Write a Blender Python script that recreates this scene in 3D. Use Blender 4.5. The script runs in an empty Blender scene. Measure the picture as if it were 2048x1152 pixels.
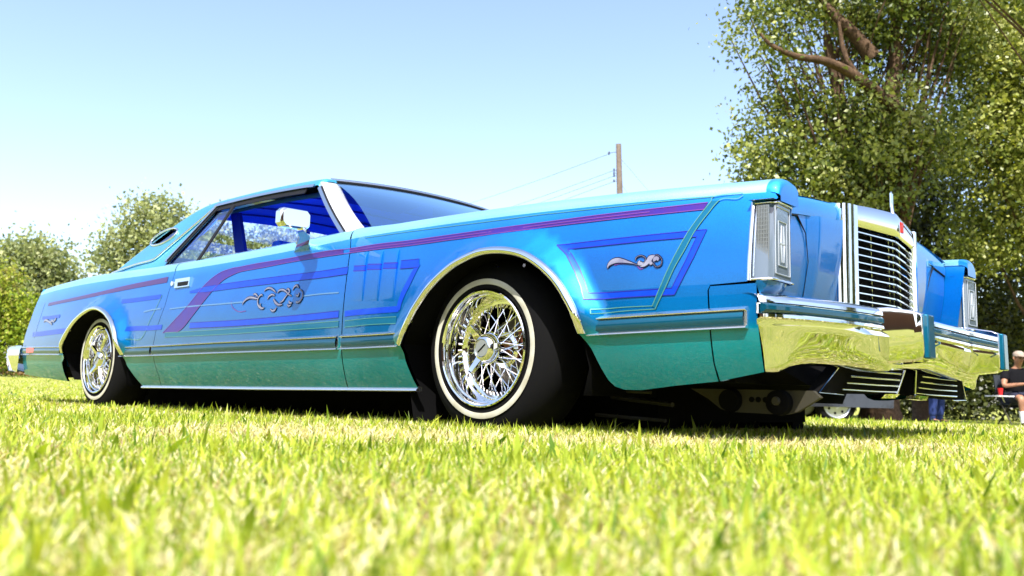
import bpy, bmesh, math, random
import numpy as np
from mathutils import Vector, Matrix
from mathutils.geometry import delaunay_2d_cdt
R_ = math.radians
SC = bpy.context.scene
COL = SC.collection
# ------------------------------------------------------------------ camera
cam_d = bpy.data.cameras.new('camera'); cam = bpy.data.objects.new('camera', cam_d); COL.objects.link(cam)
cam.matrix_world = Matrix([[0.734061, 0.066273, 0.675842, 2.00283], [0.678591, -0.109488, -0.72631, -2.986378], [0.025862, 0.991776, -0.125343, 0.105917], [0, 0, 0, 1]])
cam_d.sensor_width = 36.0; cam_d.lens = 30.763
cam_d.clip_start = 0.02; cam_d.clip_end = 3000
cam_d.dof.use_dof = True; cam_d.dof.focus_distance = 3.0; cam_d.dof.aperture_fstop = 5.6
SC.camera = cam
# ------------------------------------------------------------------ sky, sun, exposure
SUN = Vector((0.36, -0.48, 0.80)).normalized()          # towards the sun
W = bpy.data.worlds.new('World'); SC.world = W; W.use_nodes = True
wn = W.node_tree.nodes; wl = W.node_tree.links
sky = wn.new('ShaderNodeTexSky'); sky.sky_type = 'NISHITA'; sky.sun_disc = False
sky.sun_elevation = math.asin(SUN.z); sky.sun_rotation = math.atan2(SUN.x, SUN.y)
sky.air_density = 1.0; sky.dust_density = 1.8; sky.ozone_density = 1.6; sky.altitude = 300
bg = wn['Background']; bg.inputs[1].default_value = 0.135
wb = wn.new('ShaderNodeMix'); wb.data_type = 'RGBA'; wb.blend_type = 'MULTIPLY'; wb.inputs[0].default_value = 1.0; wb.inputs[7].default_value = (1.10, 1.02, 1.0, 1)
wl.new(sky.outputs[0], wb.inputs[6]); wl.new(wb.outputs[2], bg.inputs[0])
sd = bpy.data.lights.new('sun', 'SUN'); sd.energy = 4.6; sd.angle = R_(0.53); sd.color = (1.0, 0.955, 0.88)
so = bpy.data.objects.new('sun', sd); COL.objects.link(so); so.location = (0, -20, 40)
so.rotation_euler = SUN.to_track_quat('Z', 'Y').to_euler()
vs = SC.view_settings; vs.view_transform = 'Standard'; vs.look = 'None'; vs.gamma = 1.0; vs.use_curve_mapping = False
vs.exposure = 1.4
SC.render.engine = 'CYCLES'
SC.cycles.max_bounces = 10; SC.cycles.caustics_reflective = False; SC.cycles.caustics_refractive = False; SC.cycles.transparent_max_bounces = 16
random.seed(7); RNG = np.random.default_rng(7)

# ------------------------------------------------------------------ material helpers
MATS = {}
def mat(name, col=(.5, .5, .5), rough=.5, metal=0., coat=0., spec=.5, trans=0., ior=1.45, coat_r=.03):
    if name in MATS: return MATS[name]
    m = bpy.data.materials.new(name); m.use_nodes = True
    b = m.node_tree.nodes['Principled BSDF']
    b.inputs['Base Color'].default_value = (*col, 1); b.inputs['Roughness'].default_value = rough
    b.inputs['Metallic'].default_value = metal; b.inputs['Coat Weight'].default_value = coat
    b.inputs['Coat Roughness'].default_value = coat_r
    b.inputs['Specular IOR Level'].default_value = spec
    b.inputs['Transmission Weight'].default_value = trans; b.inputs['IOR'].default_value = ior
    MATS[name] = m; return m
def N(m, t, **kw):
    n = m.node_tree.nodes.new(t)
    for k, v in kw.items(): setattr(n, k, v)
    return n
def L(m, a, b): m.node_tree.links.new(a, b)
def BSDF(m): return m.node_tree.nodes['Principled BSDF']
def ramp(m, stops, fac=None, interp='LINEAR'):
    r = N(m, 'ShaderNodeValToRGB'); e = r.color_ramp.elements; r.color_ramp.interpolation = interp
    while len(e) < len(stops): e.new(.5)
    for i, (p, c) in enumerate(stops): e[i].position = p; e[i].color = (*c, 1)
    if fac is not None: L(m, fac, r.inputs[0])
    return r
def noise(m, scale, detail=4, rough=.55, vec=None, dist=0.):
    n = N(m, 'ShaderNodeTexNoise'); n.inputs['Scale'].default_value = scale; n.inputs['Detail'].default_value = detail
    n.inputs['Roughness'].default_value = rough; n.inputs['Distortion'].default_value = dist
    if vec is not None: L(m, vec, n.inputs['Vector'])
    return n
def coords(m, out='Object'): return N(m, 'ShaderNodeTexCoord').outputs[out]
def bump(m, h, strength=.3, dist=.01):
    b = N(m, 'ShaderNodeBump'); b.inputs['Strength'].default_value = strength; b.inputs['Distance'].default_value = dist
    L(m, h, b.inputs['Height']); L(m, b.outputs[0], BSDF(m).inputs['Normal']); return b
def mixc(m, fac, a, b, mode='MIX'):
    x = N(m, 'ShaderNodeMix'); x.data_type = 'RGBA'; x.blend_type = mode
    for sock, v in ((0, fac), (6, a), (7, b)):
        if hasattr(v, 'links'): L(m, v, x.inputs[sock])
        elif isinstance(v, tuple): x.inputs[sock].default_value = (*v, 1)
        else: x.inputs[sock].default_value = v
    return x.outputs[2]

# paint: candy blue fading into teal below the body-side moulding, fine metal flake, lacquer
def paint(name, flat=None):
    if name in MATS: return MATS[name]
    m = mat(name, (0, .13, .6), .54, .80, 1.0, spec=.15, coat_r=.012); BSDF(m).inputs['Coat IOR'].default_value = 1.5
    co = coords(m)
    if flat is None:
        s = N(m, 'ShaderNodeSeparateXYZ'); L(m, co, s.inputs[0])
        mr = N(m, 'ShaderNodeMapRange'); mr.inputs[1].default_value = .08; mr.inputs[2].default_value = .80
        L(m, s.outputs[2], mr.inputs[0])
        r = ramp(m, [(0, (.0, .14, .17)), (.29, (.0, .24, .27)), (.335, (.0, .13, .31)), (.60, (.0, .135, .50)), (.79, (.0, .18, .62)), (.875, (.03, .30, .72)), (1, (.08, .44, .74))], mr.outputs[0])  # upper stops paler: shoulder highlight put into the colour
        base = r.outputs[0]
    else:
        rgb = N(m, 'ShaderNodeRGB'); rgb.outputs[0].default_value = (*flat, 1); base = rgb.outputs[0]
    nz = noise(m, 3.0, 3, .5, co); nf = noise(m, 900, 1, .5, co)
    rr = ramp(m, [(.3, (.86, .86, .86)), (.7, (1.1, 1.1, 1.1))], nz.outputs[0])
    c = mixc(m, 1.0, base, rr.outputs[0], 'MULTIPLY')
    rf = ramp(m, [(.35, (.80, .80, .80)), (.65, (1.25, 1.25, 1.25))], nf.outputs[0])
    c = mixc(m, 1.0, c, rf.outputs[0], 'MULTIPLY')
    L(m, c, BSDF(m).inputs['Base Color'])
    # orange peel in the lacquer only
    bp = N(m, 'ShaderNodeBump'); bp.inputs['Strength'].default_value = .05; bp.inputs['Distance'].default_value = .004
    L(m, noise(m, 6, 3, .45, co).outputs[0], bp.inputs['Height']); L(m, bp.outputs[0], BSDF(m).inputs['Coat Normal'])
    return m
M_PAINT = paint('candy_paint')
M_SHOULDER_HIGHLIGHT = paint('shoulder_highlight', (.27, .60, .74))  # sun highlight along the upper body edge, painted as a paler colour
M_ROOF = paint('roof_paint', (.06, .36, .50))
M_TEAL = paint('teal_insert', (.002, .085, .15))
def chrome_mat():
    m = mat('chrome', (.86, .86, .84), .035, 1.0)
    co = coords(m); bump(m, noise(m, 9, 2, .5, co).outputs[0], .014, .004)
    return m
M_CHROME = chrome_mat()
M_TRIM = mat('polished_trim', (.82, .82, .80), .09, 1.0)
M_SATIN = mat('satin_trim', (.93, .93, .90), .5, 1.0)
M_RUBBER = mat('tyre_rubber', (.004, .004, .0045), .9, spec=.12)
bump(M_RUBBER, noise(M_RUBBER, 60, 3, .6, coords(M_RUBBER)).outputs[0], .15, .002)
M_WHITEWALL = mat('whitewall', (.40, .38, .31), .5)
_c = coords(M_WHITEWALL); L(M_WHITEWALL, ramp(M_WHITEWALL, [(.3, (.30, .28, .21)), (.6, (.42, .41, .35))], noise(M_WHITEWALL, 12, 4, .6, _c).outputs[0]).outputs[0], BSDF(M_WHITEWALL).inputs['Base Color'])
M_BLACK = mat('black_seal', (.008, .008, .009), .6, spec=.2)
M_BRIGHT = mat('bright_trim', (.90, .90, .88), .26, 1.0)
M_DARK = mat('dark_underside', (.0035, .0035, .004), .9, spec=.08)
M_VELVET = mat('blue_velour', (.02, .15, 1.0), .85)
bump(M_VELVET, noise(M_VELVET, 300, 2, .6, coords(M_VELVET)).outputs[0], .3, .002)
M_VELVET_D = mat('blue_vinyl_dark', (.008, .03, .38), .45)
M_LENS = mat('lamp_lens', (.095, .125, .165), .12, 0., 1.0)
M_LENS_R = mat('lamp_reflector', (.20, .215, .22), .3, .3, .6)
M_EMBLEM = mat('lamp_emblem', (.42, .46, .52), .3, .3, .5)
M_RED = mat('red_lens', (.55, .02, .012), .12, 0, 1.0)
M_GREY = mat('grey_steel', (.035, .032, .022), .6, .3)
def glass(name, tint=(.85, .93, .97), refl=.09, gcol=(.9, .95, 1.0)):
    if name in MATS: return MATS[name]
    m = bpy.data.materials.new(name); m.use_nodes = True; MATS[name] = m
    nt = m.node_tree; nt.nodes.remove(nt.nodes['Principled BSDF']); out = nt.nodes['Material Output']
    t = N(m, 'ShaderNodeBsdfTransparent'); t.inputs[0].default_value = (*tint, 1)
    g = N(m, 'ShaderNodeBsdfGlossy'); g.inputs['Roughness'].default_value = .01; g.inputs['Color'].default_value = (*gcol, 1)
    f = N(m, 'ShaderNodeFresnel'); gb = N(m, 'ShaderNodeNewGeometry'); mr = N(m, 'ShaderNodeMapRange'); L(m, gb.outputs['Backfacing'], mr.inputs[0]); mr.inputs[3].default_value = 1.5; mr.inputs[4].default_value = 1 / 1.5; L(m, mr.outputs[0], f.inputs[0])
    a = N(m, 'ShaderNodeMath'); a.operation = 'ADD'; L(m, f.outputs[0], a.inputs[0]); a.inputs[1].default_value = refl; a.use_clamp = True
    mx = N(m, 'ShaderNodeMixShader'); L(m, a.outputs[0], mx.inputs[0]); L(m, t.outputs[0], mx.inputs[1]); L(m, g.outputs[0], mx.inputs[2])
    L(m, mx.outputs[0], out.inputs[0]); return m
M_GLASS = glass('window_glass'); M_WSHIELD = glass('windshield_glass', (.95, .98, 1.0), .56, (.55, .80, 1.0))
def decal(name, col, col2=None, metal=.6):
    m = mat(name, col, .4, metal, .4, coat_r=.02)
    if col2:
        co = coords(m); L(m, ramp(m, [(.35, col), (.65, col2)], noise(m, 16, 3, .6, co).outputs[0]).outputs[0], BSDF(m).inputs['Base Color'])
    return m
D_PURPLE = decal('purple_stripe', (.050, .020, .27), (.075, .018, .22)); D_PINK = decal('pink_pinstripe', (.18, .05, .28))
D_BLUE = decal('royal_blue_stripe', (.0, .050, .56), (.0, .065, .64)); D_VIOLET = decal('violet_pinstripe', (.025, .022, .34))
D_LIME = decal('lime_pinstripe', (.09, .28, .22)); D_TEALS = decal('teal_stripe', (.0, .13, .24)); D_SILVER = decal('silver_leaf', (.34, .33, .40), (.20, .19, .28), .6)
D_INK = decal('dark_outline', (.004, .003, .03)); D_SKYL = decal('pale_blue_pinstripe', (.12, .26, .45))

# ------------------------------------------------------------------ object helpers
ABS = set()      # roots whose parts are modelled in place, in world coordinates
def link(name, me, m=None, parent=None):
    o = bpy.data.objects.new(name, me); COL.objects.link(o)
    if m is not None and hasattr(me, 'materials') and not me.materials:
        for q in (m if isinstance(m, (list, tuple)) else [m]): me.materials.append(q)
    if parent is not None:
        o.parent = parent
        if parent in ABS: o.matrix_parent_inverse = parent.matrix_basis.inverted()
    return o
def mesh(name, v, f, smooth=None, normals=None):
    me = bpy.data.meshes.new(name); me.from_pydata([tuple(map(float, p)) for p in v], [], [tuple(map(int, q)) for q in f]); me.update()
    if smooth is not None:
        me.polygons.foreach_set('use_smooth', [True] * len(me.polygons))
        if smooth < 179: me.set_sharp_from_angle(angle=R_(smooth))
    if normals is not None:
        me.polygons.foreach_set('use_smooth', [True] * len(me.polygons)); me.normals_split_custom_set_from_vertices([tuple(n) for n in normals])
    return me
def tag(o, label=None, cat=None, group=None, kind=None):
    for k, v in (('label', label), ('category', cat), ('group', group), ('kind', kind)):
        if v: o[k] = v
    return o
def empty(name, loc, rz=0.):
    o = bpy.data.objects.new(name, None); COL.objects.link(o); o.location = loc; o.rotation_euler.z = rz; o.empty_display_size = .2; return o
def kids(o): return [c for c in bpy.data.objects if c.parent == o]
def copy_tree(o, parent=None):
    c = o.copy(); COL.objects.link(c)
    if parent is not None: c.parent = parent
    for ch in kids(o): copy_tree(ch, c)
    return c
class MB:
    def __init__(s): s.v = []; s.f = []
    def add(s, v, f):
        n = len(s.v); s.v += [tuple(p) for p in v]; s.f += [tuple(i + n for i in q) for q in f]; return s
    def box(s, c, d, rot=None):
        cx, cy, cz = c; hx, hy, hz = d[0] / 2, d[1] / 2, d[2] / 2
        v = [Vector((sx * hx, sy * hy, sz * hz)) for sx in (-1, 1) for sy in (-1, 1) for sz in (-1, 1)]
        if rot is not None: v = [rot @ p for p in v]
        v = [p + Vector(c) for p in v]
        return s.add(v, [(0, 1, 3, 2), (4, 6, 7, 5), (0, 4, 5, 1), (2, 3, 7, 6), (0, 2, 6, 4), (1, 5, 7, 3)])
    def hexa(s, v8):   # bottom ring 4, top ring 4
        return s.add(v8, [(3, 2, 1, 0), (4, 5, 6, 7), (0, 1, 5, 4), (1, 2, 6, 5), (2, 3, 7, 6), (3, 0, 4, 7)])
    def tube(s, pts, r, n=8, cap=True):
        pts = [Vector(p) for p in pts]; rr = r if hasattr(r, '__len__') else [r] * len(pts)
        v = []; f = []; up = None
        for i, p in enumerate(pts):
            t = (pts[min(i + 1, len(pts) - 1)] - pts[max(i - 1, 0)]).normalized()
            if up is None: up = t.orthogonal().normalized()
            up = (up - t * up.dot(t)); up = up.normalized() if up.length > 1e-6 else t.orthogonal().normalized()
            b = t.cross(up)
            for k in range(n):
                a = 2 * math.pi * k / n; v.append(p + (up * math.cos(a) + b * math.sin(a)) * rr[i])
        for i in range(len(pts) - 1):
            for k in range(n):
                f.append((i * n + k, i * n + (k + 1) % n, (i + 1) * n + (k + 1) % n, (i + 1) * n + k))
        if cap: f += [tuple(range(n))[::-1], tuple(range((len(pts) - 1) * n, len(pts) * n))]
        return s.add(v, f)
    def loft(s, secs, closed=False, caps=False):
        n = len(secs[0]); v = [p for q in secs for p in q]; f = []
        for i in range(len(secs) - 1):
            for k in range(n if closed else n - 1):
                f.append((i * n + k, i * n + (k + 1) % n, (i + 1) * n + (k + 1) % n, (i + 1) * n + k))
        if caps: f += [tuple(range(n))[::-1], tuple(range((len(secs) - 1) * n, len(secs) * n))]
        return s.add(v, f)
    def lathe_y(s, prof, n=64, c=(0, 0, 0), a0=0, a1=2 * math.pi):   # prof: (radius, y)
        full = abs(a1 - a0 - 2 * math.pi) < 1e-6; m = n if full else n + 1
        secs = []
        for r, y in prof:
            secs.append([(c[0] + r * math.cos(a0 + (a1 - a0) * k / n), c[1] + y, c[2] + r * math.sin(a0 + (a1 - a0) * k / n)) for k in range(m)])
        return s.loft(secs, closed=full)
    def prism(s, poly, vec):
        n = len(poly); a = [Vector(p) for p in poly]; b = [p + Vector(vec) for p in a]
        return s.add(a + b, [tuple(range(n))[::-1], tuple(range(n, 2 * n))] + [(i, (i + 1) % n, n + (i + 1) % n, n + i) for i in range(n)])
    def build(s, name, m, parent=None, smooth=35):
        me = mesh(name, s.v, s.f, smooth); 
        bm = bmesh.new(); bm.from_mesh(me); bmesh.ops.recalc_face_normals(bm, faces=bm.faces); bm.to_mesh(me); bm.free()
        if smooth is not None and smooth < 179: me.set_sharp_from_angle(angle=R_(smooth))
        return link(name, me, m, parent)
def catmull(P, n=6, closed=False):
    P = [np.array(p, float) for p in P]; out = []; k = len(P)
    for i in range(k if closed else k - 1):
        if closed: a, b, c, d = P[i - 1], P[i], P[(i + 1) % k], P[(i + 2) % k]
        else:
            b, c = P[i], P[i + 1]; a = P[i - 1] if i else 2 * b - c; d = P[i + 2] if i + 2 < k else 2 * c - b
        for j in range(n):
            t = j / n; out.append(.5 * ((2 * b) + (-a + c) * t + (2 * a - 5 * b + 4 * c - d) * t * t + (-a + 3 * b - 3 * c + d) * t ** 3))
    if not closed: out.append(P[-1])
    return [tuple(p) for p in out]
def resample(P, h, closed=False):
    P = [np.array(p, float) for p in P]; out = []
    m = len(P) if closed else len(P) - 1
    for i in range(m):
        a, b = P[i], P[(i + 1) % len(P)]; k = max(1, int(math.ceil(np.linalg.norm(b - a) / h)))
        out += [tuple(a + (b - a) * j / k) for j in range(k)]
    if not closed: out.append(tuple(P[-1]))
    return out
def inside(poly, Q):
    Q = np.asarray(Q, float); P = np.asarray(poly, float); x, y = Q[:, 0], Q[:, 1]; c = np.zeros(len(Q), bool)
    for i in range(len(P)):
        x1, y1 = P[i]; x2, y2 = P[i - 1]
        if y1 == y2: continue
        k = ((y1 > y) != (y2 > y)) & (x < (x2 - x1) * (y - y1) / (y2 - y1) + x1); c ^= k
    return c
def fill2d(outline, holes=(), h=.03):
    """triangulate a 2D outline with interior points; returns points, triangles, outline loops"""
    loops = [resample(outline, h, True)] + [resample(q, h, True) for q in holes]
    pts = []; edges = []; idx = []
    for lp in loops:
        n0 = len(pts); pts += lp; n = len(lp); edges += [(n0 + i, n0 + (i + 1) % n) for i in range(n)]; idx.append(list(range(n0, n0 + n)))
    B = np.array(pts); lo = B.min(0); hi = B.max(0)
    g = np.array([(x + (j % 2) * h / 2, y) for j, y in enumerate(np.arange(lo[1] + h / 2, hi[1], h * .87)) for x in np.arange(lo[0], hi[0], h)])
    if len(g):
        k = inside(loops[0], g)
        for q in loops[1:]: k &= ~inside(q, g)
        g = g[k]
        if len(g):
            d = np.full(len(g), 9.)
            for i in range(0, len(B), 200): d = np.minimum(d, np.sqrt(((g[:, None] - B[None, i:i + 200]) ** 2).sum(-1)).min(1))
            g = g[d > h * .45]
    allp = [Vector(p) for p in pts] + [Vector(tuple(p)) for p in g]
    V, E, F, *_ = delaunay_2d_cdt(allp, edges, [], 0, 1e-6)
    V = np.array([tuple(v) for v in V]); C = np.array([V[list(f)].mean(0) for f in F])
    k = inside(loops[0], C)
    for q in loops[1:]: k &= ~inside(q, C)
    return V, [tuple(f) for f, z in zip(F, k) if z], loops

class Spl:
    """smooth monotone-ish cubic through points (Catmull-Rom tangents)"""
    def __init__(s, xs, ys):
        s.x=np.array(xs,float); s.y=np.array(ys,float)
        d=np.diff(s.y)/np.diff(s.x); m=np.zeros_like(s.y)
        m[0]=d[0]; m[-1]=d[-1]
        for i in range(1,len(m)-1):
            h0=s.x[i]-s.x[i-1]; h1=s.x[i+1]-s.x[i]
            m[i]=(d[i-1]*h1+d[i]*h0)/(h0+h1)
        s.m=m
    def __call__(s, x):
        x=np.clip(np.asarray(x,float),s.x[0],s.x[-1])
        i=np.clip(np.searchsorted(s.x,x)-1,0,len(s.x)-2)
        h=s.x[i+1]-s.x[i]; t=(x-s.x[i])/h
        return ((2*t**3-3*t**2+1)*s.y[i]+(t**3-2*t**2+t)*h*s.m[i]+(-2*t**3+3*t**2)*s.y[i+1]+(t**3-t**2)*h*s.m[i+1])
HALF=Spl([-4.85,-4.5,-4.0,-3.4,-2.6,-1.5,-.3,.3,.6,.85,1.1],[.865,.90,.94,.972,.994,1.003,1.002,.990,.966,.935,.900])
TOP=Spl([-4.8,-4.3,-3.6,-3.0,-2.4,-1.8,-1.0,-.68,-.3,.3,.7,1.0],[.715,.750,.763,.757,.745,.740,.747,.752,.749,.735,.722,.709])
MID=Spl([-4.8,-3.6,-2.7,-1.6,-.5,.4,1.0],[.345,.322,.299,.299,.301,.317,.331])
ARCH_F=np.array([(-0.356, 0.281), (-0.32, 0.31), (-0.279, 0.345), (-0.243, 0.395), (-0.187, 0.456), (-0.132, 0.498), (-0.077, 0.529), (-0.021, 0.548), (0.037, 0.561), (0.099, 0.562), (0.157, 0.555), (0.216, 0.54), (0.268, 0.515), (0.319, 0.48), (0.362, 0.44), (0.397, 0.394), (0.424, 0.346), (0.428, 0.296)])
ARCH_R=np.array([(-3.45,.304),(-3.420,.345),(-3.372,.392),(-3.315,.434),(-3.240,.476),(-3.150,.509),(-3.052,.531),(-2.96,.534),(-2.861,.515),(-2.767,.480),(-2.690,.428),(-2.636,.356),(-2.620,.278)])
def arcdist(x,z,A):
    x=np.asarray(x,float); z=np.asarray(z,float)
    best=np.full(np.broadcast(x,z).shape,9.)
    for a,b in zip(A[:-1],A[1:]):
        d=b-a; t=np.clip(((x-a[0])*d[0]+(z-a[1])*d[1])/(d@d),0,1)
        best=np.minimum(best,np.hypot(x-a[0]-t*d[0],z-a[1]-t*d[1]))
    return best
def flare(x,z):
    o=0
    for A in (ARCH_F,ARCH_R):
        d=arcdist(x,z,A); t=np.clip(1-d/.09,0,1)
        k=np.clip((np.asarray(z)-.24)/.12,0,1); k=k*k*(3-2*k)
        o=o+.052*(.35*t+.65*t*t*(3-2*t))*k
    return o
def SIDE(x,z):
    """half width of the body side at station x and height z"""
    x=np.asarray(x,float); z=np.asarray(z,float); m=MID(x); t=TOP(x)
    u=np.clip((z-m)/(t-m),0,1.1); l=np.clip((m-z)/.19,0,1.5)
    return HALF(x)-.05*u**2.2-.035*l**2+flare(x,z)
def GREEN(x,z):
    """half width of the greenhouse side"""
    x=np.asarray(x,float); z=np.asarray(z,float)
    return .915-.56*(z-.735)-.02*np.clip((-2.3-x)/.8,0,2)**2

def surf_normals(F, x, z, s):
    e = 2e-3
    fx = (F(x + e, z) - F(x - e, z)) / (2 * e); fz = (F(x, z + e) - F(x, z - e)) / (2 * e)
    n = np.stack([-fx, s * np.ones_like(fx), -fz], -1); n[:, 1] = s
    return n / np.linalg.norm(n, axis=1)[:, None]
def sheet(name, outline, m, parent, s=-1, F=None, off=0., holes=(), h=.03, lip=.014, extra=None):
    """a panel of the body side: an (x, z) outline laid on the surface |y| = F(x, z), with a folded edge"""
    F = F or SIDE
    V, T, loops = fill2d(outline, holes, h)
    x, z = V[:, 0], V[:, 1]; y = s * (F(x, z) + off); n = surf_normals(F, x, z, s)
    P = [tuple(p) for p in np.stack([x, y, z], -1)]; NN = [tuple(q) for q in n]; faces = []
    for t in T:
        a, b, c = (Vector(P[i]) for i in t); 
        faces.append(t if (b - a).cross(c - a).y * s > 0 else t[::-1])
    if lip:
        for lp in loops:
            q = np.array(lp); yy = F(q[:, 0], q[:, 1]) + off; k = len(lp); n0 = len(P)
            A = [Vector((q[i, 0], s * yy[i], q[i, 1])) for i in range(k)]
            for i in range(k):
                t = A[(i + 1) % k] - A[i - 1]; nn = t.cross(Vector((0, s, 0))); nn = nn.normalized() if nn.length > 0 else Vector((0, s, 0))
                P.append(tuple(A[i])); P.append(tuple(A[i] + Vector((0, -s * lip, 0)))); NN += [tuple(nn), tuple(nn)]
            for i in range(k):
                j = (i + 1) % k; faces.append((n0 + 2 * i, n0 + 2 * j, n0 + 2 * j + 1, n0 + 2 * i + 1))
    if extra:
        ev, ef, en = extra; n0 = len(P); P += ev; NN += en; faces += [tuple(i + n0 for i in f) for f in ef]
    me = mesh(name, P, faces, None, NN)
    return link(name, me, m, parent)
def ribbon_on(name, curve, width, m, parent, s=-1, F=None, off=.0018, smooth=True, n=5, mb=None, build=True):
    """a painted line on the body: (x, z) curve, width a number or one per point"""
    F = F or SIDE
    w = list(width) if hasattr(width, '__len__') else [width] * len(curve)
    C3 = [(p[0], p[1], q) for p, q in zip(curve, w)]
    C3 = catmull(C3, n) if smooth and len(curve) > 2 else resample(C3, .03)
    A = np.array(C3); P = A[:, :2]
    t = np.gradient(P, axis=0); t /= np.linalg.norm(t, axis=1)[:, None] + 1e-9; nrm = np.stack([-t[:, 1], t[:, 0]], -1)
    cols = []
    for k in (-.5, 0, .5):
        q = P + nrm * (A[:, 2:3] * k); cols.append(np.stack([q[:, 0], s * (F(q[:, 0], q[:, 1]) + off), q[:, 1]], -1))
    secs = [[tuple(c[i]) for c in cols] for i in range(len(P))]
    mb = mb or MB(); mb.loft(secs)
    return mb.build(name, m, parent, 180) if build else mb
def patch_on(name, outline, m, parent, s=-1, F=None, off=.0018, h=.03, holes=()):
    return sheet(name, outline, m, parent, s, F, off, holes, h, lip=0)
# =================================================================== ground and grass
def sstep(a, b, x):
    t = np.clip((np.asarray(x, float) - a) / (b - a), 0, 1); return t * t * (3 - 2 * t)
def ground_z(x, y):
    x = np.asarray(x, float); y = np.asarray(y, float)
    return -.010 - .150 * sstep(3, 11, y) * (1 - sstep(8, 16, -x)) + .46 * sstep(9, 32, -x) + .012 * np.sin(x * .9 + 1) * np.sin(y * .8) * sstep(2, 6, np.hypot(x + 1.5, y))
gx_ = np.concatenate([-np.geomspace(1500, 30, 16), np.linspace(-28, 14, 64), np.geomspace(16, 1500, 16)])
gy_ = np.concatenate([-np.geomspace(1500, 24, 16), np.linspace(-22, 30, 72), np.geomspace(33, 1500, 16)])
gm = MB().loft([[(x, y, float(ground_z(x, y))) for y in gy_] for x in gx_])
M_LAWN = mat('lawn_soil', (.2, .2, .06), .95, spec=.1)
co = coords(M_LAWN)
n1 = noise(M_LAWN, 1.3, 6, .65, co); n2 = noise(M_LAWN, 38, 6, .75, co); n3 = noise(M_LAWN, .11, 3, .5, co)
c1 = ramp(M_LAWN, [(.30, (.15, .18, .035)), (.5, (.28, .29, .08)), (.72, (.42, .39, .18))], n2.outputs[0]).outputs[0]  # darker tones put the shade between grass blades into the colour
c2 = ramp(M_LAWN, [(.3, (.75, .85, .55)), (.7, (1.15, 1.1, 1.0))], n1.outputs[0]).outputs[0]
cc = mixc(M_LAWN, 1.0, c1, c2, 'MULTIPLY')
L(M_LAWN, cc, BSDF(M_LAWN).inputs['Base Color']); bump(M_LAWN, n2.outputs[0], .9, .03)
tag(gm.build('ground', M_LAWN, None, 180), kind='structure')

def leafy(name, rough=.45, transl=.45, spec=.35, tint=(1.0, 1.0, .55)):
    """thin plant tissue: colour from the mesh attribute 'tint', light passes through"""
    m = mat(name, (.1, .2, .03), rough, spec=spec); nt = m.node_tree; out = nt.nodes['Material Output']
    at = N(m, 'ShaderNodeAttribute'); at.attribute_name = 'tint'; L(m, at.outputs['Color'], BSDF(m).inputs['Base Color'])
    tr = N(m, 'ShaderNodeBsdfTranslucent'); L(m, mixc(m, 1.0, at.outputs['Color'], tint, 'MULTIPLY'), tr.inputs[0])
    mx = N(m, 'ShaderNodeMixShader'); mx.inputs[0].default_value = transl
    L(m, BSDF(m).outputs[0], mx.inputs[1]); L(m, tr.outputs[0], mx.inputs[2]); L(m, mx.outputs[0], out.inputs[0]); return m
def np_mesh(name, V, F, tint, m, smooth=False):
    """V (n,3), F list of index arrays (k, 3 or 4), tint (n,3)"""
    me = bpy.data.meshes.new(name); me.vertices.add(len(V)); me.vertices.foreach_set('co', np.asarray(V, np.float32).ravel())
    ls = []; tot = []; 
    for f in F: ls.append(f.ravel()); tot.append(np.full(len(f), f.shape[1]))
    li = np.concatenate(ls); tot = np.concatenate(tot); st = np.concatenate([[0], np.cumsum(tot)[:-1]])
    me.loops.add(len(li)); me.loops.foreach_set('vertex_index', li.astype(np.int32))
    me.polygons.add(len(tot)); me.polygons.foreach_set('loop_start', st.astype(np.int32)); me.polygons.foreach_set('loop_total', tot.astype(np.int32))
    me.update(calc_edges=True)
    a = me.attributes.new('tint', 'FLOAT_COLOR', 'POINT'); a.data.foreach_set('color', np.concatenate([tint, np.ones((len(tint), 1))], 1).astype(np.float32).ravel())
    me.materials.append(m); return me
M_BLADE = leafy('grass_blade', .42, .5, .4, (1.0, 1.0, .35))
CX, CY = cam.matrix_world.translation.x, cam.matrix_world.translation.y
VD = -cam.matrix_world.col[2].to_3d(); VA = math.atan2(VD.y, VD.x)
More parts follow.
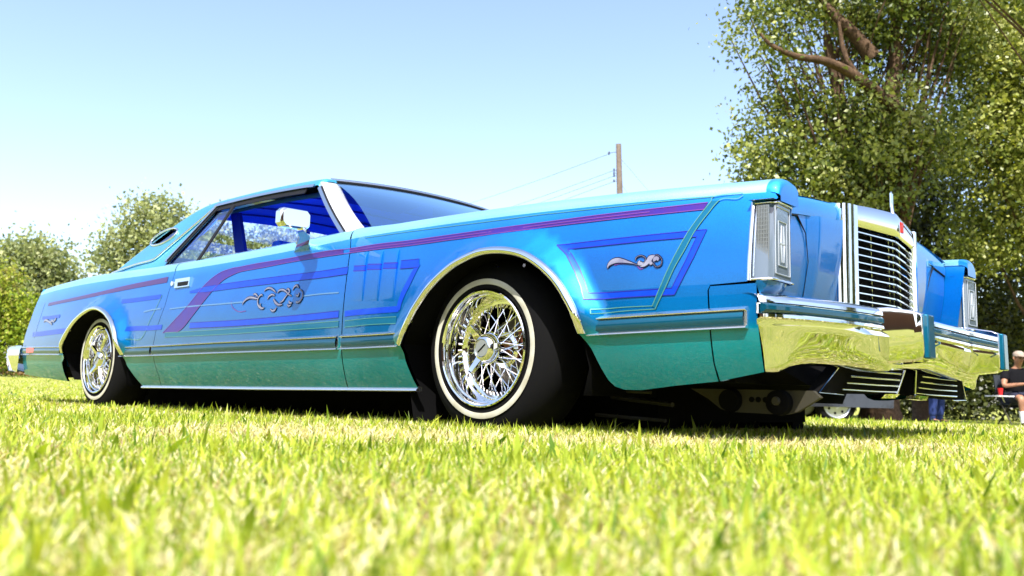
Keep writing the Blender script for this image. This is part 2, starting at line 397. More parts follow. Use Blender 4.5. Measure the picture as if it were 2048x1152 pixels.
def blades(n, d0, d1, seed, dens_pow, hmul=1., wmul=1., straw=.5, lying=.3, seg=3, ring=None):
    g = np.random.default_rng(seed); q = 2 - dens_pow; u = g.random(n)
    d = (d0 ** q + u * (d1 ** q - d0 ** q)) ** (1 / q); a = VA + (g.random(n) - .5) * 1.36
    if ring:      # all round the front of the car, for what the bumper mirrors
        d = d1 * np.sqrt(u); a = g.random(n) * 2 * math.pi; x = ring[0] + d * np.cos(a); y = ring[1] + d * np.sin(a)
        k_ = np.hypot(x - CX, y - CY) > .7; x = x[k_]; y = y[k_]; n = len(x)
    else: x = CX + d * np.cos(a); y = CY + d * np.sin(a)
    # patchiness
    pn = .5 + .25 * np.sin(x * 3.1 + 1.3 * np.sin(y * 2.3)) + .25 * np.sin(y * 3.7 + 1.7 * np.sin(x * 2.9 + 1))
    isS = g.random(n) < straw * (.55 + .9 * pn); ly = (g.random(n) < lying) | (isS & (g.random(n) < .55))
    h = (.020 + .030 * g.random(n) ** 1.4) * hmul; tall = g.random(n) < .06; h = np.where(tall & ~isS, h * 1.5, h); h = np.where(isS, h * .8, h)
    w = (.0015 + .0017 * g.random(n)) * wmul; broad = (g.random(n) < .045) & ~isS; w = np.where(broad, w * 2.3, w); h = np.where(broad, h * 1.2, h); w = np.where(isS, w * .8, w)
    az = g.random(n) * 2 * math.pi; lean = np.where(ly, .7 + .6 * g.random(n), .05 + .4 * g.random(n) ** 1.4); bend = .25 + .7 * g.random(n)
    z = ground_z(x, y) - .003
    dx, dy = np.cos(az), np.sin(az); fa = az + math.pi / 2 + (g.random(n) - .5) * 1.2; wx, wy = np.cos(fa), np.sin(fa)
    K = seg; V = np.zeros((n, 2 * K + 1, 3)); px, py, pz = x.copy(), y.copy(), z.copy()
    pz += np.where(ly, .020 * g.random(n) * hmul, 0)
    for k in range(K + 1):
        t = k / K; ww = w * (1 - .55 * t * t) * (.75 + .5 * math.sin(math.pi * min(1, t + .2)))
        if k < K:
            V[:, 2 * k] = np.stack([px - wx * ww, py - wy * ww, pz], -1); V[:, 2 * k + 1] = np.stack([px + wx * ww, py + wy * ww, pz], -1)
        else: V[:, 2 * K] = np.stack([px, py, pz], -1)
        an = np.minimum(lean + bend * t * t, 1.75); s = h / K
        px = px + dx * np.sin(an) * s; py = py + dy * np.sin(an) * s; pz = np.maximum(pz + np.cos(an) * s, z + .002)
    base = (np.arange(n) * (2 * K + 1))[:, None]; Q = []
    for k in range(K - 1): Q.append(base + np.array([[2 * k, 2 * k + 1, 2 * k + 3, 2 * k + 2]]))
    T = base + np.array([[2 * K - 2, 2 * K - 1, 2 * K]])
    r = g.random((n, 1)); G1 = np.array([.29, .39, .03]); G2 = np.array([.54, .58, .07]); G3 = np.array([.07, .17, .012])
    green = np.where(r < .75, G1 + (G2 - G1) * g.random((n, 1)), G3 + (G1 - G3) * g.random((n, 1)))
    S1 = np.array([.56, .51, .25]); S2 = np.array([.80, .75, .48]); S3 = np.array([.26, .18, .08]); r2 = g.random((n, 1))
    st = np.where(r2 < .85, S1 + (S2 - S1) * g.random((n, 1)), S3)
    tint = np.where(isS[:, None], st, green); tint = np.repeat(tint, 2 * K + 1, 0)
    return V.reshape(-1, 3), Q, T, tint
def grass_object(parts, label=None):
    Vs, Fs, Ts = [], [], []; o = 0
    for V, Q, T, t in parts:
        for q in Q: Fs.append(q + o)
        Fs.append(T + o); Vs.append(V); Ts.append(t); o += len(V)
    me = np_mesh('grass', np.concatenate(Vs), Fs, np.concatenate(Ts), M_BLADE)
    return tag(link('grass', me), 'short yellow green lawn grass mixed with dry straw clippings', 'grass', kind='stuff')
grass_object([blades(85000, .16, 1.1, 1, .25, 1., .66, .74, .36, 4), blades(150000, 1.0, 3.4, 2, .9, 1., .85, .70, .28, 3),
    blades(26000, .3, 5.5, 9, .4, 1., 1.6, .60, .2, 2, (3.6, -1.0, 0.)), blades(110000, 3.2, 9.5, 3, 1.2, 1., 1.5, .60, .2, 2), blades(70000, 9, 34, 4, 1.35, 1.0, 3.2, .42, .15, 2)])

# =================================================================== trees
M_BARK = mat('bark', (.12, .08, .055), .9, spec=.2)
_c = coords(M_BARK); _n = noise(M_BARK, 9, 6, .7, _c, 1.2)
L(M_BARK, ramp(M_BARK, [(.3, (.03, .018, .012)), (.55, (.095, .058, .035)), (.8, (.17, .115, .075))], _n.outputs[0]).outputs[0], BSDF(M_BARK).inputs['Base Color']); bump(M_BARK, _n.outputs[0], .8, .03)
M_LEAF = leafy('tree_leaf', .38, .38, .5, (1.0, 1.0, .45))
M_LEAF_FAR = leafy('far_leaf', .5, .4, .3, (1.0, 1.0, .6))
def leaves(lobes, n, size, pal, seed, clump=.32, squash=.8):
    g = np.random.default_rng(seed); lob = np.array(lobes, float); vol = lob[:, 3] ** 2.2; pr = vol / vol.sum()
    nc = max(12, n // 55); li = g.choice(len(lob), nc, p=pr); u = g.normal(size=(nc, 3)); u /= np.linalg.norm(u, axis=1)[:, None]
    cc = lob[li, :3] + u * (lob[li, 3:4] * (g.random((nc, 1)) ** .45)); 
    ctone = g.random(nc); ci = g.integers(0, nc, n)
    P = cc[ci] + g.normal(size=(n, 3)) * clump * (.55 + .9 * g.random((n, 1))) * np.array([1, 1, squash])
    ax = g.normal(size=(n, 3)); ax[:, 2] -= .55; ax /= np.linalg.norm(ax, axis=1)[:, None]
    b = np.cross(ax, g.normal(size=(n, 3))); b /= np.linalg.norm(b, axis=1)[:, None] + 1e-9; nn = np.cross(ax, b)
    sz = size * (.6 + .8 * g.random((n, 1))); wd = sz * (.26 + .12 * g.random((n, 1)))
    V = np.stack([P - ax * sz * .5, P + b * wd + nn * sz * .06, P + ax * sz * .5 + nn * sz * .05, P - b * wd + nn * sz * .06], 1).reshape(-1, 3)
    F = np.arange(n * 4).reshape(n, 4)
    pal = np.array(pal); k = np.clip(ctone[ci] * .9 + g.random(n) * .34 - .12, 0, .999) * (len(pal) - 1); i0 = k.astype(int); f = (k - i0)[:, None]
    t = pal[i0] * (1 - f) + pal[np.minimum(i0 + 1, len(pal) - 1)] * f
    t = t * (.8 + .4 * g.random((n, 1)))
    return V, F, np.repeat(t, 4, 0), cc
PAL_OLIVE = [(.040, .065, .014), (.085, .12, .022), (.155, .195, .036), (.25, .285, .06), (.38, .39, .13)]
PAL_LIME = [(.06, .10, .012), (.12, .18, .018), (.20, .26, .02), (.30, .34, .03)]
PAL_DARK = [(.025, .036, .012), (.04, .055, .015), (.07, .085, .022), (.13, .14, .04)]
PAL_PALE = [(.15, .19, .09), (.23, .27, .12), (.33, .36, .15), (.38, .40, .22)]
PAL_BUSH = [(.12, .19, .02), (.22, .30, .025), (.34, .38, .04), (.26, .22, .07)]
def tree(name, base, lobes, n, size, pal, seed, label, cat='tree', trunk_r=.22, limbs=(), m=None, clump=.32, twigs=60, group=None, top=None):
    bx_, by_ = base; bz = float(ground_z(bx_, by_)) - .05
    root = empty(name, (bx_, by_, bz)); ABS.add(root); tag(root, label, cat, group)
    V, F, t, cc = leaves(lobes, n, size, pal, seed, clump); me = np_mesh('crown', V, [F], t, m or M_LEAF); link('crown', me, None, root)
    lob = np.array(lobes); ctr = lob[:, :3].mean(0); zt = top or float(lob[:, 2].max()); rnd = random.Random(seed)
    tb = MB(); spine = catmull([(bx_, by_, bz), (bx_ + rnd.uniform(-.15, .15), by_, bz + (zt - bz) * .2), (bx_ * .6 + ctr[0] * .4, by_ * .6 + ctr[1] * .4, bz + (zt - bz) * .5), (ctr[0], ctr[1], bz + (zt - bz) * .85)], 5)
    rr = [trunk_r * (1 - .82 * i / (len(spine) - 1)) * (1.25 if i == 0 else 1) for i in range(len(spine))]
    tb.tube(spine, rr, 10)
    tb.build('trunk', M_BARK, root, 60)
    br = MB()
    for k in range(twigs):
        c = Vector(cc[rnd.randrange(len(cc))]); i = rnd.randrange(3, len(spine) - 1); p = Vector(spine[i])
        q = p.lerp(c, .5) + Vector((rnd.uniform(-.2, .2), rnd.uniform(-.2, .2), rnd.uniform(-.05, .35)))
        r0 = rr[i] * rnd.uniform(.10, .24); br.tube(catmull([p, q, c], 3), [r0 * (1 - .8 * j / 6) for j in range(7)], 5, False)
    if twigs: br.build('branches', M_BARK, root, 60)
    for P, r0, r1 in limbs:
        P = catmull(P, 4); MB().tube(P, [r0 + (r1 - r0) * j / (len(P) - 1) for j in range(len(P))], 9).build('limb', M_BARK, root, 60)
    return root
LIMBS_A = [([(-2.872,11.324,4.986),(-3.142,10.883,5.286),(-3.336,10.666,5.496),(-3.582,10.277,5.631),(-3.931,9.94,5.699),(-4.214,9.645,5.88),(-4.347,9.484,6.099)], .12, .016), ([(-3.194,11.278,5.906),(-3.318,11.121,6.149),(-3.495,10.908,6.432),(-3.701,10.804,6.718),(-3.904,10.689,7.092)], .14, .04), ([(-3.191,11.752,4.775),(-3.006,11.764,5.702),(-2.989,11.78,6.499),(-2.83,11.84,7.01),(-2.671,11.899,7.521)], .13, .06), ([(-3.304,10.834,5.496),(-3.415,10.676,5.816),(-3.486,10.67,6.261),(-3.488,10.612,6.587)], .055, .015)]
tree('elm_tree', [(-3.597,12.292)][0], [(-4.452,10.513,6.746,0.6),(-3.858,10.99,7.191,0.814),(-3.183,11.658,6.961,0.943),(-4.866,9.701,6.037,0.25),(-4.557,10.687,5.174,0.669),(-4.673,10.44,4.388,0.609),(-4.786,10.121,4.034,0.4),(-4.071,11.18,4.936,0.686),(-4.09,10.785,3.934,0.751),(-3.178,11.173,5.01,0.699),(-3.114,11.261,4.047,0.899),(-2.746,12.815,6.597,0.974),(-2.6,11.903,4.697,0.787),(-4.733,9.98,6.728,0.338),(-4.324,10.227,5.907,0.459),(-3.83,11.959,6.514,0.758),(-2.577,12.116,7.576,1.2),(-3.6,11.204,3.35,0.621),(-4.428,11.121,3.355,0.514)], 42000, .080, PAL_OLIVE, 11,
    'big olive green tree with a thick bare limb leaning left', 'tree', .34, LIMBS_A, clump=.19, twigs=150)
tree('leafy_tree', [(-1.465,16.325)][0], [(-2.302,13.893,6.737,0.823),(-1.6,13.936,6.287,0.974),(-2.048,13.672,5.395,0.886),(-1.478,14.32,4.714,0.974),(-2.209,14.432,4.117,0.869),(-2.388,13.479,4.682,0.531),(-1.349,14.914,5.956,1.28),(-1.977,14.732,7.613,0.849),(-1.562,15.092,3.778,1.006),(-2.471,14.345,3.203,0.64)], 50000, .078, PAL_OLIVE[1:] + [(.34, .36, .04)], 12,
    'yellow green leafy tree at the right edge of the picture', 'tree', .28, clump=.20, twigs=90)
tree('added_shade_tree', [(0.933,11.044)][0], [(-1.062,8.199,6.527,1.037),(-0.374,8.845,6.489,1.1),(0.076,9.637,5.926,0.96),(-0.783,9.074,7.745,1.127)], 16000, .09, PAL_OLIVE, 15,
    'olive green tree added outside the picture to shade the seated person', 'tree', .24, clump=.24, twigs=20)  # unseen crown, added to cast shade on the seated person
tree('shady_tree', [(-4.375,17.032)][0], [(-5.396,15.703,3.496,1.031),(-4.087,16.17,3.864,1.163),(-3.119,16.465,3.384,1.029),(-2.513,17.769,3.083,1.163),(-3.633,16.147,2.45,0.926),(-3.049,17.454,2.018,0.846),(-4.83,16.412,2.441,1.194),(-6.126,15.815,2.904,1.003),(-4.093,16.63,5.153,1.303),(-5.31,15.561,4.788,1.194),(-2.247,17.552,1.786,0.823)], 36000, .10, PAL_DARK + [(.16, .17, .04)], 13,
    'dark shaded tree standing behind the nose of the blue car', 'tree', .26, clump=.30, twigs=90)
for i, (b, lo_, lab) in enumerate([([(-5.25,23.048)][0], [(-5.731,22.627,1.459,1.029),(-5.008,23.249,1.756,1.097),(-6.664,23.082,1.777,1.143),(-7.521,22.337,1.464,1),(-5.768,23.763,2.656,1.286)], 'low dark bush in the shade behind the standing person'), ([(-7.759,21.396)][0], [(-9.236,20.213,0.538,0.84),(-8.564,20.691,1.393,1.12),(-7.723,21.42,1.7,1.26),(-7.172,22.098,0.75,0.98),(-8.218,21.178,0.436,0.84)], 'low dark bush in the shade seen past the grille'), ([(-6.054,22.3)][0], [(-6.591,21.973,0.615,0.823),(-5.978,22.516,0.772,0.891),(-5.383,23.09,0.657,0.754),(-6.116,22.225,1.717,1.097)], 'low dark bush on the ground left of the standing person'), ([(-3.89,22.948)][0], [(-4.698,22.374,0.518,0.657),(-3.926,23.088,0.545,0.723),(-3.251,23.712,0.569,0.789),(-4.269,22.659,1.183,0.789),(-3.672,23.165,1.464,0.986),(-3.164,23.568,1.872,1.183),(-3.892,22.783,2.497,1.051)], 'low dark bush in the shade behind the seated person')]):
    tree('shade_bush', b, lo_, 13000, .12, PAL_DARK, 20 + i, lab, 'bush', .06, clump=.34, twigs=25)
tree('pale_tree', [(-36.858,15.491)][0], [(-37.14,14.341,7.769,0.96),(-36.286,15.092,8.025,0.8),(-37.872,13.821,6.838,1.029),(-38.649,13.161,6.472,0.64),(-37.063,14.647,6.414,1.257),(-35.523,15.777,8.165,0.411),(-35.004,16.433,7.165,0.914),(-36.041,15.552,6.677,1.029),(-33.707,17.749,6.533,1.143),(-38.298,13.661,5.466,1.143),(-32.365,18.989,6.58,0.914),(-36.818,15.107,5.066,1.371),(-34.775,16.918,5.59,1.371),(-37.43,13.956,8.437,0.411)], 17000, .19, PAL_PALE, 31,
    'pale green tree showing behind the sloping rear roof', 'tree', .22, m=M_LEAF_FAR, clump=.42, twigs=90)
tree('pale_tree', [(-37.968,10.361)][0], [(-37.865,9.892,5.705,0.634),(-37.265,10.501,5.413,0.74),(-38.379,9.543,4.955,0.803),(-37.645,10.33,4.353,1.015),(-36.869,11.047,4.381,0.677),(-36.658,11.098,5.225,0.381),(-38.662,9.21,5.363,0.465),(-38.04,10.182,3.084,1.057),(-37.123,11.066,2.907,1.057),(-39.183,8.872,4.508,0.951),(-36.615,11.427,3.553,0.634)], 15000, .18, PAL_PALE, 32,
    'pale green tree behind the trunk of the blue car', 'tree', .2, m=M_LEAF_FAR, clump=.40, twigs=90)
tree('bright_bush', [(-24.577,5.064)][0], [(-24.648,4.859,2.421,0.658),(-24.383,5.198,1.888,0.617),(-24.713,4.705,2.961,0.576),(-24.209,5.429,1.487,0.521),(-24.638,5.102,1.064,0.658),(-25.188,4.453,1.859,0.823),(-24.062,5.447,2.17,0.247),(-25.435,4.084,2.665,0.96)], 16000, .10, PAL_BUSH, 33,
    'bright yellow green bush at the left edge of the picture', 'bush', .06, m=M_LEAF_FAR, clump=.22, twigs=50)
tree('dry_bush', [(-28.831,6.569)][0], [(-29.116,6.511,0.669,0.256),(-28.712,6.903,0.572,0.224),(-28.31,7.297,0.46,0.16),(-29.468,6.185,0.656,0.32),(-27.842,7.735,0.445,0.128)], 2500, .10, [(.22, .12, .05), (.30, .19, .08), (.16, .10, .05)], 34,
    'low brown dry bush at the foot of the left trees', 'bush', .03, m=M_LEAF_FAR, clump=.20, twigs=60)
# trees across the lawn behind the photographer (seen only in the chrome and the paint)
src_tree = [o for o in bpy.data.objects if o.name.startswith('shady_tree')][0]
for i, (x, y, rz, sc_) in enumerate([(-36, -22, 2.0, .95), (-8, -33, .5, 1.1), (5, -27, 4.0, .9), (9, -28, 1.2, 1.0), (17, -23, 3.1, 1.05), (24, -12, 5.0, .95), (27, 1, .2, 1.1), (24, 14, 2.4, 1.0), (15, 24, 1.0, 1.1), (21, 21, 3.0, 1.0), (9, 33, 5.2, 1.1), (12, -24, 2.2, 1.0), (20, -18, .8, .9), (26, -5, 3.3, 1.0), (28, 8, 1.9, 1.1), (22, -15, 4.4, .8), (25, 3, 5.5, .9), (19, 12, .7, .8), (23, 18, 2.7, .9)]):
    t = src_tree.copy(); COL.objects.link(t); t.rotation_euler.z = rz; t.scale = (sc_,) * 3; t.location = (x, y, float(ground_z(x, y)) - .05)
    t['label'] = 'olive green tree across the lawn behind the photographer'; t['group'] = 'trees across the lawn behind the photographer'
    for ch in kids(src_tree):
        if ch.name.startswith('limb'): continue
        c = ch.copy(); COL.objects.link(c); c.parent = t
barn = empty('brown_barn', (-13, -25, -.035)); ABS.add(barn); tag(barn, 'dark reddish brown barn across the lawn behind the photographer', 'barn')
M_BARN = mat('barn_board', (.075, .022, .012), .8); M_BROOF = mat('barn_roof', (.05, .04, .035), .7)
MB().box((-13, -26, 2.2), (30, 7, 4.5)).build('wall', M_BARN, barn)
MB().prism([(-28.6, -22.1, 4.35), (-28.6, -26, 6.4), (-28.6, -29.9, 4.35)], (31.2, 0, 0)).build('roof', M_BROOF, barn)
MB().box((-10, -22.47, 1.5), (3.2, .08, 3.0)).build('door', mat('barn_door', (.12, .05, .03), .8), barn)
fence = empty('wooden_fence', (4, -21.5, -.035)); ABS.add(fence)
tag(fence, 'brown wooden board fence across the lawn behind the photographer', 'fence')
M_BOARD = mat('fence_board', (.13, .05, .028), .8)
fb_ = MB()
for k in range(110): fb_.box((3 + k * .271, -21.5 + .01 * (k % 3), 1.15 + .02 * math.sin(k * 3.7)), (.27, .025, 2.4))
fb_.build('board', M_BOARD, fence)['kind'] = 'stuff'
# =================================================================== utility pole and wires
M_POLE = mat('weathered_pole', (.26, .17, .13), .9)
_c = coords(M_POLE); _n = noise(M_POLE, 3, 5, .7, _c, .5); L(M_POLE, ramp(M_POLE, [(.3, (.11, .082, .070)), (.7, (.20, .155, .135))], _n.outputs[0]).outputs[0], BSDF(M_POLE).inputs['Base Color'])
M_INSUL = mat('insulator', (.03, .03, .06), .3); M_WIRE = mat('wire', (.12, .13, .15), .5, .3)
PT = [(-22.172,30.231,12.357),(-22.284,30.529,10.026)]; PB = [(-22.655,31.44)][0]
pz0 = float(ground_z(PB[0], PB[1]))
pole = empty('utility_pole', (PB[0], PB[1], pz0)); ABS.add(pole); tag(pole, 'weathered brown wooden utility pole rising behind the hood', 'utility pole')
MB().tube([(PB[0], PB[1], pz0 - .3), PT[1], PT[0]], [.17, .145, .125], 14).build('pole_shaft', M_POLE, pole, 40)
for p in [(-22.355,30.142,11.088),(-22.365,30.157,10.945),(-22.373,30.172,10.815),(-22.39,30.199,10.566)]:
    MB().tube([(p[0], p[1], p[2] - .06), (p[0], p[1], p[2] - .02), (p[0], p[1], p[2] + .02), (p[0], p[1], p[2] + .06)], [.03, .045, .03, .045], 10).tube([p, (PT[1][0], PT[1][1], p[2])], .012, 5).build('insulator', M_INSUL, pole, 40)
p = [(-22.477,29.89,11.889)][0]
MB().tube([(p[0], p[1], p[2] - .09), (p[0], p[1], p[2] - .03), (p[0], p[1], p[2] + .03), (p[0], p[1], p[2] + .08)], [.03, .05, .05, .02], 10).tube([p, (PT[0][0], PT[0][1], p[2] + .08)], .014, 5).build('insulator', M_INSUL, pole, 40)
for (a, b, lab) in [([(-22.48,29.895,11.842)][0], [(-101.971,61.785,21.533)][0], 'thin overhead wire, topmost of those running left from the pole'), ([(-22.357,30.144,11.064)][0], [(-102.108,62.01,19.493)][0], 'thin overhead wire, second from the top left of the pole'), ([(-22.374,30.173,10.803)][0], [(-102.162,62.1,18.677)][0], 'thin overhead wire, third from the top left of the pole'), ([(-22.392,30.202,10.542)][0], [(-102.226,62.205,17.724)][0], 'thin overhead wire, lowest of those running left from the pole')]:
    a = Vector(a); b = Vector(b); P = [a.lerp(b, t) - Vector((0, 0, 1.6 * 4 * t * (1 - t))) for t in np.linspace(0, 1, 14)]
    tag(MB().tube(P, .011, 5).build('power_wire', M_WIRE, None, 60), lab, 'wire', 'overhead wires on the utility pole')
for a, b, lab in (([(-22.1,30.429,11.6)][0], [(-19.66,30.422,8.837)][0], 'upper guy wire slanting down right from the pole'), ([(-22.179,30.56,10.41)][0], [(-20.921,30.672,8.566)][0], 'lower guy wire slanting down right from the pole')):
    a = Vector(a); b = Vector(b); d = b - a; e = a + d * ((a.z + .1) / max(.01, -d.z))
    tag(MB().tube([a, e], .010, 5).build('guy_wire', M_WIRE, None, 60), lab, 'wire', 'guy wires of the utility pole')
# =================================================================== parked car behind
pcx, pcy = [(-4.181,11.203)][0]; pz = float(ground_z(pcx, pcy)); pang = math.atan2(0.6812, 0.7321)
pc = empty('parked_car', (pcx, pcy, pz), pang)
tag(pc, 'dark parked car with a silver alloy wheel showing under the front bumper', 'car')
M_CARB = mat('parked_car_paint', (.02, .021, .024), .25, .3, 1.0)
prof = [(.86, .30), (.88, .62), (.70, .78), (-.10, .92), (-.78, 1.36), (-1.9, 1.40), (-2.75, .98), (-3.35, .94), (-3.52, .62), (-3.46, .30)]
secs = []
for y, k, zk in ((-.85, 1, 0), (-.80, 1, .0), (.80, 1, .0), (.85, 1, 0)):
    secs.append([(x, y * (.82 if z > 1.2 else 1), z - (.03 if abs(y) > .82 else 0)) for x, z in prof])
MB().loft(secs, closed=True, caps=True).build('body', M_CARB, pc, 30)
for s in (-1, 1):
    MB().prism([(-.22, s * .853, .93), (-.82, s * .72, 1.30), (-1.86, s * .72, 1.33), (-2.55, s * .845, .97)], (0, s * .012, 0)).build('side_window', M_BLACK, pc)
    MB().box((.85, s * .6, .68), (.06, .32, .12)).build('headlight', M_LENS, pc); MB().box((-3.49, s * .62, .72), (.06, .28, .14)).build('tail_light', M_RED, pc)
pw = None
for x, y in ((0, -.78), (-2.6, -.78), (0, .78), (-2.6, .78)):
    if pw is None:
        pw = empty('wheel', (0, 0, 0)); pw.parent = pc
        MB().lathe_y([(.20, .0), (.215, -.01), (.27, -.012), (.30, .01), (.31, .05), (.31, .15), (.29, .19), (.2, .19)], 40).build('tyre', M_RUBBER, pw, 40)
        MB().lathe_y([(.214, -.012), (.208, -.018), (.196, -.012), (.188, .012), (.12, .006), (.06, .0), (.05, -.008), (.0, -.008)], 40).build('rim', mat('alloy', (.42, .44, .47), .35, .7), pw, 30)
        hm = MB()
        for k in range(7): a = 2 * math.pi * k / 7; hm.lathe_y([(0, .004), (.021, .004), (.021, .012)], 10, (.135 * math.cos(a), .0, .135 * math.sin(a)))
        hm.build('rim_holes', M_DARK, pw, 40); w = pw
    else: w = copy_tree(pw, pc)
    w.location = (x, y, .305); w.rotation_euler.z = 0 if y < 0 else math.pi
# =================================================================== people
M_SKIN = mat('skin', (.30, .145, .085), .55); M_SHIRT = mat('black_shirt', (.005, .005, .007), .9, spec=.15); M_SHORT = mat('navy_shorts', (.012, .014, .035), .85)
M_JEAN = mat('blue_jeans', (.012, .028, .13), .85); M_SOCK = mat('white_cloth', (.75, .75, .78), .8); M_CAP = mat('grey_cap', (.30, .24, .20), .8); M_HAIR = mat('dark_hair', (.02, .014, .01), .7)
def skin_mesh(name, V, E, rad, m, parent, levels=2, rootv=0):
    me = bpy.data.meshes.new(name); me.from_pydata(V, E, []); o = link(name, me, m, parent)
    sk = o.modifiers.new('skin', 'SKIN'); sk.use_smooth_shade = True
    for i, v in enumerate(me.skin_vertices[0].data):
        r = rad[i]; v.radius = r if isinstance(r, tuple) else (r, r); v.use_root = (i == rootv)
    ss = o.modifiers.new('subsurf', 'SUBSURF'); ss.levels = levels; ss.render_levels = levels
    return o
def hand(V, E, rad, wrist, dirn, side, curl):
    """palm with four unequal bent fingers and a thumb, grown from the wrist vertex"""
    w = Vector(V[wrist]); d = Vector(dirn).normalized(); sd_ = Vector(side).normalized(); up = d.cross(sd_)
    V.append(tuple(w + d * .05)); E.append((wrist, len(V) - 1)); rad.append((.030, .018)); pm = len(V) - 1
    for k, ln in zip((-1.5, -.5, .5, 1.5), (.058, .07, .074, .062)):
        b = pm; p = w + d * .085 + sd_ * k * .018
        V.append(tuple(p)); E.append((b, len(V) - 1)); rad.append(.010); b = len(V) - 1
        a = curl
        for j in range(2):
            dd = d * math.cos(a) - up * math.sin(a); p = p + dd * ln * .5; V.append(tuple(p)); E.append((b, len(V) - 1)); rad.append(.0088 - .001 * j); b = len(V) - 1; a += curl
    p = w + d * .03 - sd_ * .035; V.append(tuple(p)); E.append((wrist, len(V) - 1)); rad.append(.012); b = len(V) - 1
    p = p + (d * .7 - sd_ * .5 - up * .3).normalized() * .045; V.append(tuple(p)); E.append((b, len(V) - 1)); rad.append(.010)
def person(base, rz, pose, label):
    root = empty('person', base, rz); tag(root, label, 'person')
    V, E, r = [], [], []
    def add(p, rr, par=None):
        V.append(tuple(p)); r.append(rr)
        if par is not None: E.append((par, len(V) - 1))
        return len(V) - 1
    J = pose   # local frame: facing -y
    pel = add(J['pelvis'], (.15, .12)); bel = add(J['belly'], (.16, .13), pel); ch = add(J['chest'], (.17, .125), bel); nk0 = add(J['neck0'], (.075, .07), ch); nk = add(J['neck'], .055, nk0)
    hd0 = add(J['head0'], (.075, .085), nk); hd1 = add(J['head1'], (.078, .095), hd0); add(J['head2'], (.055, .065), hd1)
    for sgn, K in ((-1, 'L'), (1, 'R')):
        sh_ = add(J['sh' + K], .068, ch); el = add(J['el' + K], .047, sh_); wr = add(J['wr' + K], (.030, .026), el)
        d = Vector(J['wr' + K]) - Vector(J['el' + K]); hand(V, E, r, wr, d, (sgn * 1., .0, .1), J.get('curl', .35))
        hp = add(J['hip' + K], .098, pel); kn = add(J['kn' + K], .066, hp); cf = add(tuple(Vector(J['kn' + K]).lerp(Vector(J['an' + K]), .35)), .060, kn); an = add(J['an' + K], .040, cf); he = add(tuple(Vector(J['an' + K]) + Vector((0, -.05, -.05))), .038, an); add(tuple(Vector(J['an' + K]) + Vector((0, -.16, -.065))), (.04, .026), he)
    skin_mesh('body', V, E, r, M_SKIN, root)
    h1 = Vector(J['head1']); hdq = Vector(J['head0'])
    fc = MB()   # face: eyes, nose, mouth, ears
    for sgn in (-1, 1):
        fc.tube([h1 + Vector((sgn * .032, -.088, -.012)), h1 + Vector((sgn * .032, -.096, -.012))], [.011, .006], 8)
    fc.build('eyes', M_HAIR, root, 60)
    fe = MB(); fe.tube([h1 + Vector((0, -.092, .0)), h1 + Vector((0, -.112, -.035)), h1 + Vector((0, -.096, -.045))], [.009, .015, .010], 8)
    for sgn in (-1, 1): fe.tube([h1 + Vector((sgn * .078, .005, .02)), h1 + Vector((sgn * .088, .012, -.01)), h1 + Vector((sgn * .078, .004, -.04))], [.012, .016, .010], 8)
    fe.build('nose_and_ears', M_SKIN, root, 60)
    MB().tube([h1 + Vector((-.026, -.084, -.068)), h1 + Vector((0, -.092, -.070)), h1 + Vector((.026, -.084, -.068))], [.004, .007, .004], 6).build('mouth', mat('lips', (.22, .08, .06), .5), root, 60)
    return root, J
def shirt(root, J, m, sleeve=.62):
    V = [J['pelvis'], J['belly'], J['chest'], J['neck0']]; E = [(0, 1), (1, 2), (2, 3)]; r = [(.178, .148), (.19, .158), (.195, .15), (.085, .08)]
    for K in 'LR':
        e = tuple(Vector(J['sh' + K]).lerp(Vector(J['el' + K]), sleeve)); n = len(V); V += [J['sh' + K], e]; E += [(2, n), (n, n + 1)]; r += [.088, .078]
    skin_mesh('shirt', V, E, r, m, root)
def trousers(root, J, m, long):
    V = [J['pelvis']]; E = []; r = [(.175, .15)]
    for K in 'LR':
        n = len(V); V += [J['hip' + K], tuple(Vector(J['hip' + K]).lerp(Vector(J['kn' + K]), .92))]; E += [(0, n), (n, n + 1)]; r += [.120, .100]
        if long: V += [J['kn' + K], tuple(Vector(J['kn' + K]).lerp(Vector(J['an' + K]), .94))]; E += [(n + 1, n + 2), (n + 2, n + 3)]; r[-1] = .098; r += [.090, .075]
    skin_mesh('trousers' if long else 'shorts', V, E, r, m, root)
def feet(root, J, ms, mshoe):
    for K in 'LR':
        a = Vector(J['an' + K]); k = Vector(J['kn' + K])
        MB().tube([a + Vector((0, 0, -.03)), a.lerp(k, .12), a.lerp(k, .42)], [.052, .054, .066], 12).build('sock', ms, root, 60)
        skin_mesh('shoe', [tuple(a + Vector((0, .03, -.05))), tuple(a + Vector((0, -.05, -.055))), tuple(a + Vector((0, -.17, -.065)))], [(0, 1), (1, 2)], [(.05, .045), (.052, .045), (.05, .032)], mshoe, root, 1)
